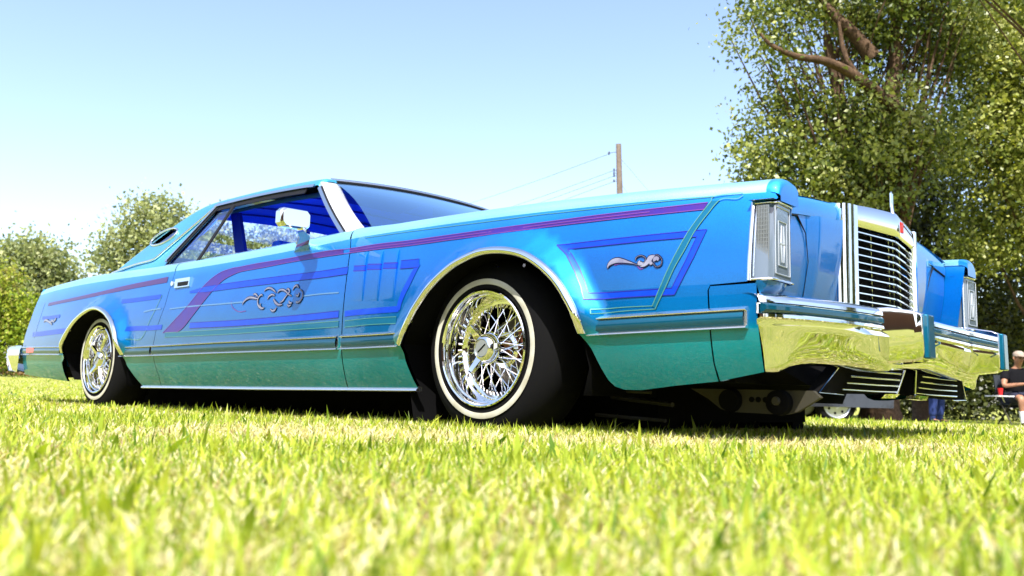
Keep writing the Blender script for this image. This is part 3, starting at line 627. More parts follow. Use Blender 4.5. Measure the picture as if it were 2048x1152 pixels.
# seated man at the right edge
sx, sy = [(-2.033,14.567)][0]; sz = float(ground_z(sx, sy)); face = VA + math.pi / 2 + math.pi + .05
SIT = dict(pelvis=(0, .05, .50), belly=(0, .04, .66), chest=(0, .0, .86), neck0=(0, -.03, 1.02), neck=(0, -.05, 1.07), head0=(0, -.08, 1.14), head1=(0, -.09, 1.21), head2=(0, -.08, 1.28),
    shL=(-.20, 0, .94), elL=(-.30, -.10, .70), wrL=(-.10, -.33, .74), shR=(.20, 0, .94), elR=(.30, -.10, .70), wrR=(.08, -.33, .75), hipL=(-.11, .0, .48), knL=(-.23, -.46, .50), anL=(-.20, -.46, .10), hipR=(.11, .0, .48), knR=(.23, -.46, .50), anR=(.22, -.50, .10), curl=.45)
man, J = person((sx, sy, sz), face, SIT, 'person in black shirt, dark shorts and cap seated on a folding chair')
shirt(man, J, M_SHIRT); trousers(man, J, M_SHORT, False); feet(man, J, M_SOCK, M_SHIRT)
h1 = Vector(J['head1'])
cp_ = MB(); cp_.loft([[(h1.x + r_ * math.cos(a) * .9, h1.y + r_ * math.sin(a) * 1.08, h1.z + z_) for a in np.linspace(0, 2 * math.pi, 20, endpoint=False)] for r_, z_ in ((.098, .02), (.100, .05), (.088, .09), (.05, .115), (.005, .122))], closed=True)
cp_.prism([(h1.x - .075, h1.y - .085, h1.z + .022), (h1.x - .05, h1.y - .175, h1.z + .008), (h1.x + .05, h1.y - .175, h1.z + .008), (h1.x + .075, h1.y - .085, h1.z + .022)], (0, 0, .008)); cp_.build('cap', M_CAP, man, 50)
ph = MB().box((0, 0, 0), (.075, .010, .15), Matrix.Rotation(R_(-40), 3, 'X')).build('phone', M_BLACK)
ph.location = Matrix.Translation((sx, sy, sz)) @ Matrix.Rotation(face, 4, 'Z') @ Vector((-.01, -.41, .79)); ph.rotation_euler.z = face
tag(ph, 'small black phone held in both hands by the seated person', 'phone')
chair = empty('folding_chair', (sx, sy, sz), face); tag(chair, 'dark folding chair with a white side tray under the seated person', 'chair')
M_CH = mat('chair_fabric', (.015, .02, .03), .85)
MB().box((0, 0, .385), (.50, .46, .02)).build('seat', M_CH, chair); MB().box((0, .24, .68), (.50, .02, .46), Matrix.Rotation(R_(-10), 3, 'X')).build('backrest', M_CH, chair)
for s in (-1, 1):
    for y0, y1 in ((-.24, .22), (.22, -.22)): MB().tube([(s * .26, y0, 0), (s * .26, y1, .40 if y0 > 0 else .60)], .012, 8).build('leg', M_GREY, chair, 60)
    MB().box((s * .27, -.02, .60), (.05, .44, .02)).build('armrest', M_BLACK, chair)
MB().box((-.50, -.28, .52), (.34, .30, .02)).tube([(-.30, -.10, .42), (-.46, -.28, .52)], .010, 6).build('side_tray', M_SOCK, chair)
cpo = MB().tube([(0, 0, 0), (0, 0, .06), (0, 0, .12)], [.032, .038, .045], 16).tube([(0, 0, .12), (0, 0, .128)], [.047, .047], 16).build('red_cup', mat('red_plastic', (.55, .015, .02), .35), None, 40)
cpo.location = Matrix.Translation((sx, sy, sz)) @ Matrix.Rotation(face, 4, 'Z') @ Vector((-.48, -.28, .531)); tag(cpo, 'red drinking cup standing on the white chair tray', 'cup')
# standing person behind the bumper
tx, ty = [(-3.711,15.602)][0]; tz = float(ground_z(tx, ty))
STD = dict(pelvis=(0, 0, .93), belly=(0, 0, 1.08), chest=(0, -.01, 1.27), neck0=(0, 0, 1.42), neck=(0, -.01, 1.47), head0=(0, -.02, 1.53), head1=(0, -.025, 1.60), head2=(0, -.015, 1.67),
    shL=(-.19, 0, 1.36), elL=(-.25, .03, 1.08), wrL=(-.24, -.06, .84), shR=(.19, 0, 1.36), elR=(.25, .03, 1.08), wrR=(.24, -.06, .84), hipL=(-.09, 0, .90), knL=(-.10, -.01, .49), anL=(-.10, .02, .09), hipR=(.09, 0, .90), knR=(.11, -.03, .49), anR=(.11, 0, .09), curl=.3)
wom, J = person((tx, ty, tz), face + .5, STD, 'standing person whose blue jeans show under the front bumper')
shirt(wom, J, M_SHIRT); trousers(wom, J, M_JEAN, True); feet(wom, J, M_JEAN, M_BLACK)
h1 = Vector(J['head1']); MB().loft([[(h1.x + r_ * math.cos(a) * .92, h1.y + .01 + r_ * math.sin(a) * 1.08, h1.z + z_) for a in np.linspace(0, 2 * math.pi, 20, endpoint=False)] for r_, z_ in ((.092, .01), (.098, .05), (.085, .09), (.05, .112), (.005, .12))], closed=True).build('hair', M_HAIR, wom, 60)

# =================================================================== the blue coupe
car = empty('lowrider_coupe', (-1.6, 0, -.035)); ABS.add(car)
tag(car, 'long candy blue two-door lowrider coupe with chrome wire wheels and pinstriping on the grass', 'car')
def zs(x): return TOP(x) - .048                       # where the side turns over into the top
# ---- top edge strip of a fender / door / quarter: rolls from the side to a flat ledge, then drops
def top_strip(x0, x1, s, inner, nose=None, drop=.03, n=40, crease=True):
    v = []; f = []; nn = []
    X = np.linspace(x0, x1, n)
    if nose:
        X = np.concatenate([np.linspace(x0, nose[0], n), nose[0] + (nose[1] - nose[0]) * np.sin(np.linspace(.08, 1, 12) * math.pi / 2)])
    K = 9
    for x in X:
        d = 0.
        if nose and x > nose[0]: d = (nose[1] - nose[0]) * .75 * (1 - math.sqrt(max(0, 1 - ((x - nose[0]) / (nose[1] - nose[0])) ** 2)))
        z0 = float(zs(x)) - d * .55; z1 = float(TOP(x)) - d; y0 = float(SIDE(x, float(zs(x)))) - d * .5; yi = inner(x) if callable(inner) else inner
        w = min(.085, (y0 - yi) * .6)
        row = []
        for k in range(K + 1):
            a = k / K * math.pi / 2; row.append((y0 - w * (1 - math.cos(a)), z0 + (z1 - z0) * math.sin(a)))
        row += [(yi + .012, z1 - .004), (yi, z1 - .012), (yi, z1 - drop)]
        v.append([(x, s * a, b) for a, b in row])
    mb = MB().loft(v)
    if nose:
        q = v[-1]; mb.add(q + [(q[0][0], q[0][1], .638), (q[-1][0], q[-1][1], .638)], [tuple(range(len(q))) + (len(q) + 1, len(q))])
    return mb
DOOR_F = [(-0.739,0.737),(-0.727,0.658),(-0.719,0.539),(-0.716,0.384),(-0.713,0.29),(-0.708,0.23),(-0.697,0.131)]
DOOR_R = [(-2.183,0.705),(-2.187,0.649),(-2.209,0.523),(-2.268,0.4),(-2.284,0.325),(-2.276,0.27),(-2.227,0.164),(-2.225,0.123)]
SILL = [(-2.43, .120), (-1.35, .124), (-.30, .131)]
def sill(x): return float(np.interp(x, [p[0] for p in SILL], [p[1] for p in SILL]))
def on_top(pts, x): return [(x, float(zs(x)))] + pts[1:]
DOOR_F[0] = (DOOR_F[0][0], float(zs(DOOR_F[0][0]))); DOOR_R[0] = (DOOR_R[0][0], float(zs(DOOR_R[0][0])))
DOOR_F[-1] = (DOOR_F[-1][0], sill(DOOR_F[-1][0])); DOOR_R[-1] = (DOOR_R[-1][0], sill(DOOR_R[-1][0]))
def topline(xa, xb, n=24): return [(x, float(zs(x))) for x in np.linspace(xa, xb, n)]
def shift(P, d): return [(p[0] + d, p[1]) for p in P]
REAR_EDGE = [(-4.22,0.738),(-4.252,0.654),(-4.297,0.549),(-4.369,0.437),(-4.39,0.377),(-4.367,0.277),(-4.364,0.181)]
REAR_EDGE[0] = (REAR_EDGE[0][0], float(zs(REAR_EDGE[0][0])))
XREAR = REAR_EDGE[0][0]
LOWR = [(-3.819,0.155),(-3.463,0.133),(-3.414,0.162),(-3.461,0.278)]
NOSE_X = .918
def blade_in(x): return .80 - .035 * min(1., max(0., (x - .3) / .6)) if x > -.45 else .80 + (-.45 - x) * .35
for s in (-1, 1):
    # front fender, with the lamp notch and the wheel opening
    ff = shift(DOOR_F, .005)
    out = ff + [(-.30, .131), (-.318, .165), (-.345, .225)] + [tuple(p) for p in ARCH_F] + [(.452, .255), (.478, .20), (.497, .165), (.515, .148), (.545, .139), (.60, .139), (.70, .152), (.826, .165),
        (.819, .21), (.815, .300), (.809, .405), (.816, .420), (NOSE_X, .424), (NOSE_X, .641), (.95, .640), (.982, .640), (.985, float(zs(1.0)) - .016), (.977, float(zs(1.0)) - .004)] + topline(.960, ff[0][0])[:-1]
    o = sheet('front_fender', out, M_PAINT, car, s)
    top_strip(ff[0][0], .952, s, blade_in).build('fender_top', M_SHOULDER_HIGHLIGHT, o, 50)
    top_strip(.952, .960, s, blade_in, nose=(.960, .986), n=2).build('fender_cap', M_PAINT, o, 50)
    sheet('bumper_filler', [(.831, .166), (.951, .190), (.949, .25), (.944, .33), (.941, .418), (.817, .416), (.813, .405), (.819, .300), (.823, .21)], M_PAINT, car, s)
    # blade inner wall, brow and front face around the lamp
    b = MB()
    b.hexa([(.84, s * .766, .40), (.935, s * .766, .40), (.935, s * .772, .40), (.84, s * .772, .40), (.78, s * .772, .70), (.975, s * .766, .675), (.975, s * .772, .675), (.78, s * .778, .70)])
    b.loft([[(xx - .006 * k, s * y, z) for k, z in ((0, .426), (1, .410), (7, .375))] for y, xx in ((.922, .942), (.905, .966), (.87, .972), (.80, .966), (.766, .945))])
    b.add([(NOSE_X, s * .918, .640), (.983, s * .905, .640), (.983, s * .766, .640), (NOSE_X, s * .766, .640)], [(0, 1, 2, 3)])
    b.build('fender_nose', M_PAINT, o, 30)
    # door
    dr = [(p[0] + .004, p[1]) for p in DOOR_R]; df = DOOR_F
    out = topline(dr[0][0], df[0][0]) + df[1:] + [(x, sill(x)) for x in np.linspace(df[-1][0], dr[-1][0], 20)][1:-1] + dr[::-1][:-1]
    d = sheet('door', out, M_PAINT, car, s)
    top_strip(dr[0][0], df[0][0] - .004, s, lambda x: .885).build('door_sill', M_SHOULDER_HIGHLIGHT, d, 50)
    # quarter panel
    qr = shift(DOOR_R, 0)
    out = topline(XREAR, qr[0][0]) + qr[1:] + [(-2.43, .120), (-2.50, .165), (-2.585, .225)] + [tuple(p) for p in ARCH_R[::-1]] + [(-3.55, .25), (-3.53, .19), (-3.50, .140)] + LOWR[:1] + REAR_EDGE[::-1][:-1]
    q = sheet('quarter_panel', out, M_PAINT, car, s)
    top_strip(XREAR, qr[0][0] - .004, s, lambda x: .885 - .12 * min(1, max(0, (-3.3 - x) / 1.2))).build('quarter_top', M_SHOULDER_HIGHLIGHT, q, 50)
    # chrome sill strip along the rocker
    mb = MB(); mb.loft([[(x, s * (float(SIDE(x, sill(x))) + a), sill(x) + b_) for a, b_ in ((-.02, -.010), (.004, -.010), (.010, -.007), (.010, -.003), (-.004, .009), (-.015, .009))] for x in np.linspace(-2.43, -.30, 50)], closed=True, caps=True)
    mb.build('rocker_trim', M_BRIGHT, car, 50)
    # wheel opening mouldings
    for A in (ARCH_F, ARCH_R):
        P = np.array(catmull(A, 4)); t = np.gradient(P, axis=0); t /= np.linalg.norm(t, axis=1)[:, None]; nr = np.stack([-t[:, 1], t[:, 0]], -1)
        secs = []
        for p, n_ in zip(P, nr):
            sec = []
            for a, o_ in ((-.002, -.010), (-.005, -.002), (-.003, .007), (.004, .011), (.012, .010), (.019, .004), (.020, -.004)):
                z = p + n_ * a; sec.append((z[0], s * (float(SIDE(*(p + n_ * .004))) + o_), z[1]))
            secs.append(sec)
        mb = MB().loft(secs); mb.build('wheel_lip', M_CHROME, car, 70)
    # body side moulding: chrome frame, teal insert; one length per panel
    def molding(xa, xb, label=None):
        mb = MB(); n = max(4, int((xb - xa) / .04)); secs = []
        for x in np.linspace(xa, xb, n):
            m = float(MID(x)); y = float(HALF(x)) + .001; h = .028
            secs.append([(x, s * (y + o_), m + h * k) for k, o_ in ((-1.02, 0), (-1.0, .013), (-.95, .016), (-.88, .015), (-.66, .006), (.62, .006), (.66, .015), (.74, .0165), (.90, .011), (1.06, .0))])
        mb.loft(secs); mb.f += [tuple(range(10))[::-1], tuple(range(10 * (n - 1), 10 * n))]
        o = mb.build('body_moulding', M_BRIGHT, car, 30)
        mi = MB(); mi.loft([[(x, s * (float(HALF(x)) + o_), float(MID(x)) + .028 * k) for k, o_ in ((-.68, .008), (-.5, .0125), (0, .0145), (.5, .0125), (.68, .008))] for x in np.linspace(xa + .008, xb - .008, n)])
        mi.build('moulding_insert', M_TEAL, o, 60)
    molding(DOOR_R[4][0] + .006, DOOR_F[4][0] - .012); molding(-2.655, DOOR_R[4][0]); molding(DOOR_F[4][0] + .006, -.372); molding(.446, .920); molding(-4.385, -3.55)
    # fender louvres
    lv = [[(-0.685,0.645),(-0.609,0.639),(-0.598,0.45),(-0.674,0.454)], [(-0.602,0.646),(-0.516,0.638),(-0.508,0.445),(-0.594,0.45)], [(-0.505,0.643),(-0.424,0.636),(-0.42,0.44),(-0.502,0.444)]]
    for P4 in lv:
        (a, b_, c, d_) = P4; secs = []
        for i in range(41):
            t = i / 40; l = np.array(a) * (1 - t) + np.array(d_) * t; r = np.array(b_) * (1 - t) + np.array(c) * t; k = math.sin(min(1, t * 6) * math.pi / 2) * (1 - t) ** .6
            row = []
            for u_, o_ in ((0, .0005), (.12, .001), (.5, .0035), (.88, .007), (.97, .0075), (1.0, .0065), (1.0, -.004)):
                w = l + (r - l) * u_; row.append((w[0], s * (float(SIDE(w[0], w[1])) + (o_ * k if o_ > 0 else o_)), w[1]))
            secs.append(row)
        mb = MB().loft(secs); lo_ = mb.build('fender_louvre', [M_PAINT, D_BLUE, D_VIOLET], car, 40)
        for pl in lo_.data.polygons:
            i = pl.index // 6
            if 11 <= i < 16: pl.material_index = 2 if i in (11, 15) else 1
    # wheel well liners and inner body
    for A in (ARCH_F, ARCH_R):
        P = [tuple(p) for p in A]; P = [(P[0][0] + .03, .15 if A is ARCH_R else .02), (P[0][0] + .0, .2)] + [(p[0], p[1] + .004) for p in P] + [(P[-1][0], .2), (P[-1][0] - .03, .12)]
        mb = MB().loft([[(x, s * (float(SIDE(x, max(z, .15))) - .014), z) for x, z in P], [(x, s * .56, z) for x, z in P]]); mb.add([(x, s * .565, z) for x, z in P], [tuple(range(len(P)))])
        o = mb.build('wheel_well', M_DARK, car, 30)
        sc = MB()
        for k in range(2, len(A) - 1, 2):
            p = A[k]; sc.lathe_y([(0, -.0), (.006, -.0), (.006, .008), (0, .008)], 8, (p[0] * 1., s * .945 - .004, p[1] - .028))
        sc.build('liner_screws', M_TRIM, o, 30)['kind'] = 'stuff'
    inn = [(-4.2, .20), (-3.58, .20), (-3.58, .40), (-3.4, .54), (-3.1, .60), (-2.8, .54), (-2.6, .36), (-2.6, .17), (-.42, .17), (-.42, .36), (-.25, .53), (.05, .605), (.35, .52), (.48, .36), (.52, .18), (.90, .20), (.92, .62), (.6, .655), (-4.1, .67)]
    sheet('inner_body', inn, M_DARK, car, s, None, -.035, (), .12, 0)
# ---- hood, cowl, deck
def hood_z(x, y):
    t = abs(y) / .80; ridge = max(0, 1 - abs(abs(y) - .315) / .05)
    return float(TOP(x)) - .018 + .052 * (1 - t ** 2.2) * (1 if x > -.3 else max(0., (x + .75) / .45)) + .006 * ridge
X = np.linspace(-.50, .905, 30); Y = np.linspace(-.797, .797, 49)
MB().loft([[(x - (.06 * (1 - (abs(y) / .8) ** 2) if i == 0 else 0), y * (blade_in(x) - .003) / .797, hood_z(x, y)) for y in Y] for i, x in enumerate(X)]).build('hood', M_PAINT, car, 60)
MB().loft([[(x, y, TOP(x) - .01) for y in np.linspace(-.87, .87, 9)] for x in (-.76, -.62, -.52)]).build('cowl', M_BLACK, car, 60)
dz = lambda x, y: float(TOP(x)) - .012 + .03 * (1 - (y / .8) ** 2)
MB().loft([[(x, y, dz(x, y)) for y in np.linspace(-.78, .78, 25)] for x in np.linspace(XREAR + .02, -2.95, 20)]).build('trunk_lid', M_PAINT, car, 60)
RE = REAR_EDGE
MB().loft([[(x, y * float(SIDE(x, z)) , z) for y in np.linspace(-1, 1, 15)] for x, z in [(XREAR + .02, float(TOP(XREAR)) - .01)] + RE]).build('tail_panel', M_PAINT, car, 50)
# ---- nose between the fender blades: hood lip, headlamp doors
for s in (-1, 1):
    def nx(y): return .893 + .018 * (1 - (abs(y) - .31) / .455)
    ys = np.linspace(.315, .764, 16)
    MB().loft([[(nx(y) + a, s * y, hood_z(.905, y) + b) for y in ys] for a, b in ((-.01, .0), (.003, -.006), (.008, -.02), (.010, -.04), (.008, -.060))]).build('hood_lip', M_PAINT, car, 60)
    secs = []
    for y in ys:
        t = (y - .315) / .483
        top = hood_z(.905, y) - .060; k = .022 * max(0, min(1, (.56 - y) / .06))
        secs.append([(nx(y) + .008 - .045 * (u * u) + (-.004 if y > .52 else k * .5), s * y, top + (.375 - top) * u) for u in np.linspace(0, 1, 9)])
    MB().loft(secs).build('headlamp_door', M_PAINT, car, 40)
    # dark joint along the headlamp door's edge
    MB().tube([(nx(.76) + .006, s * .762, hood_z(.905, .76) - .060), (nx(.60) + .006, s * .60, hood_z(.905, .60) - .064), (nx(.545) + .007, s * .55, .61), (nx(.52) - .001, s * .52, .53), (nx(.51) - .026, s * .515, .40)], [.0035, .0035, .0015, .001, .001], 6).build('headlamp_door_gap', M_BLACK, car, 60)
sx_ = nx(.50) - .012
sc = catmull([(0, .028), (-.012, .034), (-.02, .022), (-.014, .008), (-.002, .006), (.012, .012), (.02, .004), (.03, .012), (.036, .0), (.05, .008), (.058, -.004)], 4)
MB().tube([(sx_, .50 + a, .575 + b) for a, b in sc], .0042, 6).build('script_badge', M_CHROME, car, 60)
# ---- fender lamps
for s in (-1, 1):
    def plan(x0, z, o, n=8):       # outer side, front, inner side, seen from above
        yo = float(SIDE(.95, z)) - .004 - o; P = [(x0, float(SIDE(x0, z)) - .003 - o)]
        P += [(.968 - o, yo - .004)] + [(.982 - o - .006 * k, yo - .014 - (yo - .014 - .783 - o) * k) for k in np.linspace(0, 1, n)] + [(.960 - o, .774 + o), (.915, .772 + o)]
        return [(x, s * y, z) for x, y in P]
    lamp = MB().loft([plan(.925, z, .004) for z in np.linspace(.430, .634, 8)]).build('fender_lamp', M_LENS, car, 25)
    fr = MB()
    fr.tube(plan(.920, .635, .001), .0035, 6); fr.tube(plan(.920, .429, .001), .004, 6)
    fr.tube([(.921, s * (float(SIDE(.921, z)) - .001), z) for z in np.linspace(.426, .638, 6)], .0055, 6)
    fr.tube([(.931, s * (float(SIDE(.931, z)) - .003), z) for z in np.linspace(.436, .628, 6)], .0022, 6)
    fr.tube([(.962, s * .774, z) for z in (.428, .637)], .0045, 6)
    fr.build('lamp_frame', M_CHROME, lamp, 60)
    rb = MB()
    for k in range(8):
        x = .936 + k * .0042; rb.box((x, s * (float(SIDE(x, .53)) - .0085), .532), (.0024, .006, .186))
    for k in range(16): rb.box((.951, s * (float(SIDE(.951, .53)) - .0087), .450 + k * .011), (.032, .0052, .0016), Matrix.Rotation(-s * .12, 3, 'Z'))
    rb.build('lens_ribs', M_LENS_R, lamp, 30)['kind'] = 'stuff'
    em = MB(); yc = .842; xf = lambda y: .9795 - .006 * (.905 - y) / .12
    def eb(y0, z0, y1, z1, w):
        em.tube([(xf(y0), s * y0, z0), (xf(y1), s * y1, z1)], w, 5)
    for a in (-.046, .046): eb(yc + a, .445, yc + a, .622, .0016)
    for z in (.445, .622): eb(yc - .046, z, yc + .046, z, .0016)
    for a in (-.026, .026): eb(yc + a, .468, yc + a, .586, .0014)
    for z in (.468, .586): eb(yc - .026, z, yc + .026, z, .0014)
    for a, b_ in ((-.013, -.003), (.013, .003)):
        for z0, z1 in ((.478, .525), (.529, .576)): eb(yc + (b_ * 2 if z0 < .5 else a), z0, yc + (a if z0 < .5 else b_ * 2), z1, .0016)
    for a in (-.006, .006): eb(yc + a, .478, yc + a, .576, .0016)
    eb(yc - .016, .527, yc + .016, .527, .0016)
    em.build('lamp_emblem', M_EMBLEM, lamp, 60)
# ---- grille
GZ0, GZ1 = .355, .742
def gx(y, z=.55): return .985 - .15 * abs(y) + .0 * z
sh = MB()
for s in (-1, 1):      # upright posts of the shell, rounded outer corner
    for_sec = []
    for z in np.linspace(GZ0, GZ1 - .002, 8):
        k = .006 * (z - .55)
        for_sec.append([(.865, s * .330, z), (.905 + k, s * .333, z), (.926 + k, s * .328, z), (.940 + k, s * .316, z), (.944 + k, s * .300, z), (.948 + k, s * .282, z), (.950 + k, s * .262, z), (.938 + k, s * .258, z), (.885, s * .258, z)])
    sh.loft(for_sec, caps=True)
hd = []
for y in np.linspace(-.330, .330, 23):
    e = max(0, (abs(y) - .30) / .03); k = .012 * e * e; cz = .016 * (1 - (y / .33) ** 2)
    x = gx(y); hd.append([(x - .03, y, .672), (x - .004 - k, y, .676), (x + .002 - k, y, .684), (x + .002 - k, y, .722 + cz), (x - .006 - k, y, .738 + cz - k), (x - .025 - k, y, .744 + cz - k), (.86, y, .742 + cz * .6 - k)])
sh.loft(hd, caps=True)
shell = sh.build('grille_shell', M_CHROME, car, 40)
MB().box((.885, 0, .52), (.02, .54, .34)).build('grille_backing', M_DARK, car)
ng = 13
def slat(z):
    mb = MB(); secs = []
    for y in (-.258, -.15, -.02, 0, .02, .15, .258):
        x = gx(y) - .012; secs.append([(x - .020, y, z - .001), (x - .003, y, z - .0040), (x + .001, y, z - .0018), (x + .001, y, z + .0018), (x - .003, y, z + .0028), (x - .020, y, z + .001)])
    return mb.loft(secs, closed=True, caps=True)
for k in range(ng):
    o = slat(.662 - k * .0245).build('grille_slat', M_CHROME, shell, 40)
for y in (-.13, -.02, .02, .13):
    MB().box((gx(y) - .03, y, .51), (.012, .0035, .31)).build('grille_divider', M_TRIM, shell)
MB().tube([(gx(.02) - .02, .02, .752), (gx(.02) - .022, .02, .765), (gx(.02) - .025, .02, .80), (gx(.02) - .025, .02, .838)], [.012, .006, .0048, .003], 8).box((gx(.02) - .024, .02, .808), (.004, .020, .048)).build('hood_ornament', M_CHROME, car, 40)
MB().box((gx(.03) + .0035, .034, .712), (.005, .022, .036)).build('hood_badge', M_RED, shell)
# ---- front bumper
def bx(y):      # plan of the bumper face
    return float(np.interp(abs(y), [0, .30, .48, .60, .70, .80, .88, .92, .943, .952], [1.105, 1.100, 1.088, 1.070, 1.046, 1.020, .996, .980, .966, .953]))
BP = [(-.085, .388), (-.050, .394), (-.030, .3935), (-.016, .390), (-.007, .384), (-.003, .377), (-.002, .368), (-.010, .366), (-.010, .340), (-.001, .338), (.0, .330), (-.003, .327), (-.010, .325), (-.0115, .320), (-.0115, .311), (-.0125, .302), (-.017, .288), (-.026, .250), (-.037, .212), (-.042, .202), (-.048, .195), (-.058, .191), (-.085, .190)]
ys = sorted(set([round(s * v, 4) for s in (-1, 1) for v in list(np.linspace(0, .40, 5)) + list(np.linspace(.44, .76, 9)) + [.80, .82, .84, .86, .88, .90, .91, .92, .93, .938, .945, .952]]))
secs = []
for y in ys:
    x = bx(y); a = abs(y); t = max(0., 1 - abs(a - .43) / .17) * (1 if a > .36 else .5)
    row = []; e = float(sstep(.76, .95, a)); up = .026 * (1 - float(sstep(.70, .93, a))) + .015 * max(0, 1 - a / .38)
    for dx, z in BP:
        low = max(0., min(1., (.335 - z) / .12)); lw_ = max(0., min(1., (.326 - z) / .02)); zz = z + (up * low) - .010 * t * low
        row.append((x + dx * (1 - .75 * e * low) + (.022 * lw_ + .022 * low) * t, y * (1 - (.026 + .026 * low) * e), zz))
    secs.append(row)
fb = MB().loft(secs).build('front_bumper', M_CHROME, car, 22)
for a, b_ in ((-.935, -.455), (-.36, .36), (.455, .935)):
    st = MB(); st.loft([[(bx(y) + o_, y, z) for o_, z in ((-.012, .3405), (-.003, .343), (.002, .348), (.002, .358), (-.003, .363), (-.012, .3655))] for y in np.linspace(a, b_, 26)], closed=True, caps=True); st.build('bumper_strip', M_TEAL, fb, 40)
for s in (-1, 1):
    y0, y1 = s * .352, s * .425; g = MB()
    # wedge shaped guard growing out of the bumper face
    secs = []
    for x, zt, zb in ((1.06, .392, .235), (1.10, .393, .232), (1.165, .381, .238), (1.183, .373, .246), (1.187, .364, .256)):
        yo = y1 + s * .03 * (1.187 - x) / .127; secs.append([(x, y0, zt), (x, yo - s * .004, zt), (x, yo, zt - .006), (x, yo, .312), (x, yo - s * .009, zb + .004), (x, yo - s * .016, zb), (x, y0, zb)])
    g.loft(secs, closed=True, caps=True); gd = g.build('bumper_guard', M_CHROME, car, 18); gv = gd.modifiers.new('bevel', 'BEVEL'); gv.width = .003; gv.segments = 2; gv.limit_method = 'ANGLE'; gv.angle_limit = R_(40)
    st = MB(); st.hexa([(1.184, s * .357, .246), (1.201, s * .362, .246), (1.201, s * .412, .246), (1.184, s * .417, .246), (1.184, s * .357, .372), (1.199, s * .362, .370), (1.199, s * .412, .370), (1.184, s * .417, .372)])
    o = st.build('guard_pad', M_TEAL, gd, 30); bv = o.modifiers.new('bevel', 'BEVEL'); bv.width = .004; bv.segments = 2
# lower air intake
MB().hexa([(.55, -.86, .17), (.93, -.60, .165), (.93, .60, .165), (.55, .86, .17), (.55, -.86, .24), (.90, -.80, .23), (.90, .80, .23), (.55, .86, .24)]).build('nose_undertray', M_DARK, car)
for s in (-1, 1):
    lw = MB().hexa([(.95, s * .06, .150), (.985, s * .08, .150), (.985, s * .66, .142), (.95, s * .66, .142), (.97, s * .04, .225), (1.005, s * .06, .225), (1.005, s * .56, .222), (.97, s * .56, .222)]).build('lower_valance', M_DARK, car)
    for k in range(4):
        z = .213 - k * .019; x = 1.012 - k * .0055; MB().tube([(x, s * y, z + .002 * (y < .2)) for y in (.10 - .004 * k, .28, .47 + .018 * k)], .0035, 6).build('valance_bar', M_TRIM, lw, 60)
    MB().tube([(1.006, s * .555, .222), (.990, s * .665, .144), (.990, s * .50, .141)], .0022, 6).build('valance_edge', M_TRIM, lw, 60)
    MB().tube([(1.010, s * .05, .235), (.992, s * .085, .148)], .004, 6).build('valance_edge', M_TRIM, lw, 60)
    MB().hexa([(.96, s * .09, .138), (.99, s * .09, .138), (.99, s * .21, .136), (.96, s * .21, .136), (.97, s * .075, .152), (1.0, s * .075, .152), (1.0, s * .20, .150), (.97, s * .20, .150)]).build('valance_corner', M_CHROME, lw, 30)
# ---- rear bumper
rb = MB(); secs = []
for y in [round(v, 3) for v in np.linspace(-1, 1, 31)]:
    a = abs(y); x = -4.60 - .10 * (1 - a ** 6) ; yy = y * .935
    secs.append([(x + dx + (.18 * (a > .99) if False else 0), yy, z) for dx, z in ((.12, .372), (.03, .378), (.0, .368), (-.006, .345), (.004, .335), (0, .325), (.03, .255), (.075, .205), (.14, .20))])
rbm = rb.loft(secs).build('rear_bumper', M_CHROME, car, 40)
for s in (-1, 1):
    e = MB(); e.loft([[(-4.60 + dx, s * (.936 + dy), z + (.0)) for dx, z in ((.12, .372), (.03, .378), (.0, .368), (-.006, .345), (.004, .335), (0, .325), (.03, .255), (.075, .205), (.14, .20))] for dy in (0., .004)] ); 
    e.loft([[(-4.602, s * .928, .375), (-4.36, s * .925, .372)], [(-4.60, s * .938, .345), (-4.36, s * .935, .345)], [(-4.59, s * .936, .30), (-4.38, s * .932, .30)], [(-4.535, s * .928, .21), (-4.41, s * .925, .195)]]).build('bumper_end', M_CHROME, rbm, 50)
    y = s * (float(HALF(-4.2)) + .016)
    MB().box((-4.135, s * (float(HALF(-4.135)) + .013), float(MID(-4.135)) + .002), (.13, .012, .03)).build('side_marker', M_RED, car)
# ---- greenhouse
EDGE_X = [-3.14, -2.98, -2.85, -2.72, -2.60, -2.50, -2.42, -2.34, -2.24, -2.1, -1.9, -1.7, -1.5, -1.38, -1.315]
EDGE_Z = [.775, .865, .933, 1.000, 1.055, 1.090, 1.108, 1.116, 1.118, 1.118, 1.116, 1.110, 1.100, 1.092, 1.085]
EDGE = Spl(EDGE_X, EDGE_Z)
def roof_row(x, dz=0., k=24, shrink=0.):
    z = float(EDGE(x)) - .036; y = float(GREEN(x, z)) - shrink; crown = .035 if x > -2.4 else .035 - .02 * min(1, (-2.4 - x) / .5)
    P = [(y, z)]
    for a in (25, 50, 75, 90): P.append((y - .012 * math.sin(R_(a)) - .045 * (1 - math.cos(R_(a))), z + .040 * math.sin(R_(a))))
    yy = y - .057
    half = P + [(yy * (1 - t), z + .040 + crown * (1 - (1 - t) ** 2)) for t in np.linspace(.1, 1, 9)]
    full = [(x, -a, b + dz) for a, b in half] + [(x, a, b + dz) for a, b in half[::-1][1:]]
    return full
XR = list(np.linspace(-3.14, -2.4, 22)) + list(np.linspace(-2.36, -1.315, 22))
rows = [roof_row(x) for x in XR]
fx = rows[-1]; rows.append([(p[0] + .012, p[1], p[2] - .004) for p in fx]); rows.append([(p[0] + .016, p[1], p[2] - .016) for p in fx])
rfm = MB().loft(rows); rfm.f = [f for f in rfm.f if not (-2.98 < np.mean([rfm.v[i][0] for i in f]) < -2.50 and max(abs(rfm.v[i][1]) for i in f) < .62)]
roof = rfm.build('roof', M_ROOF, car, 60)
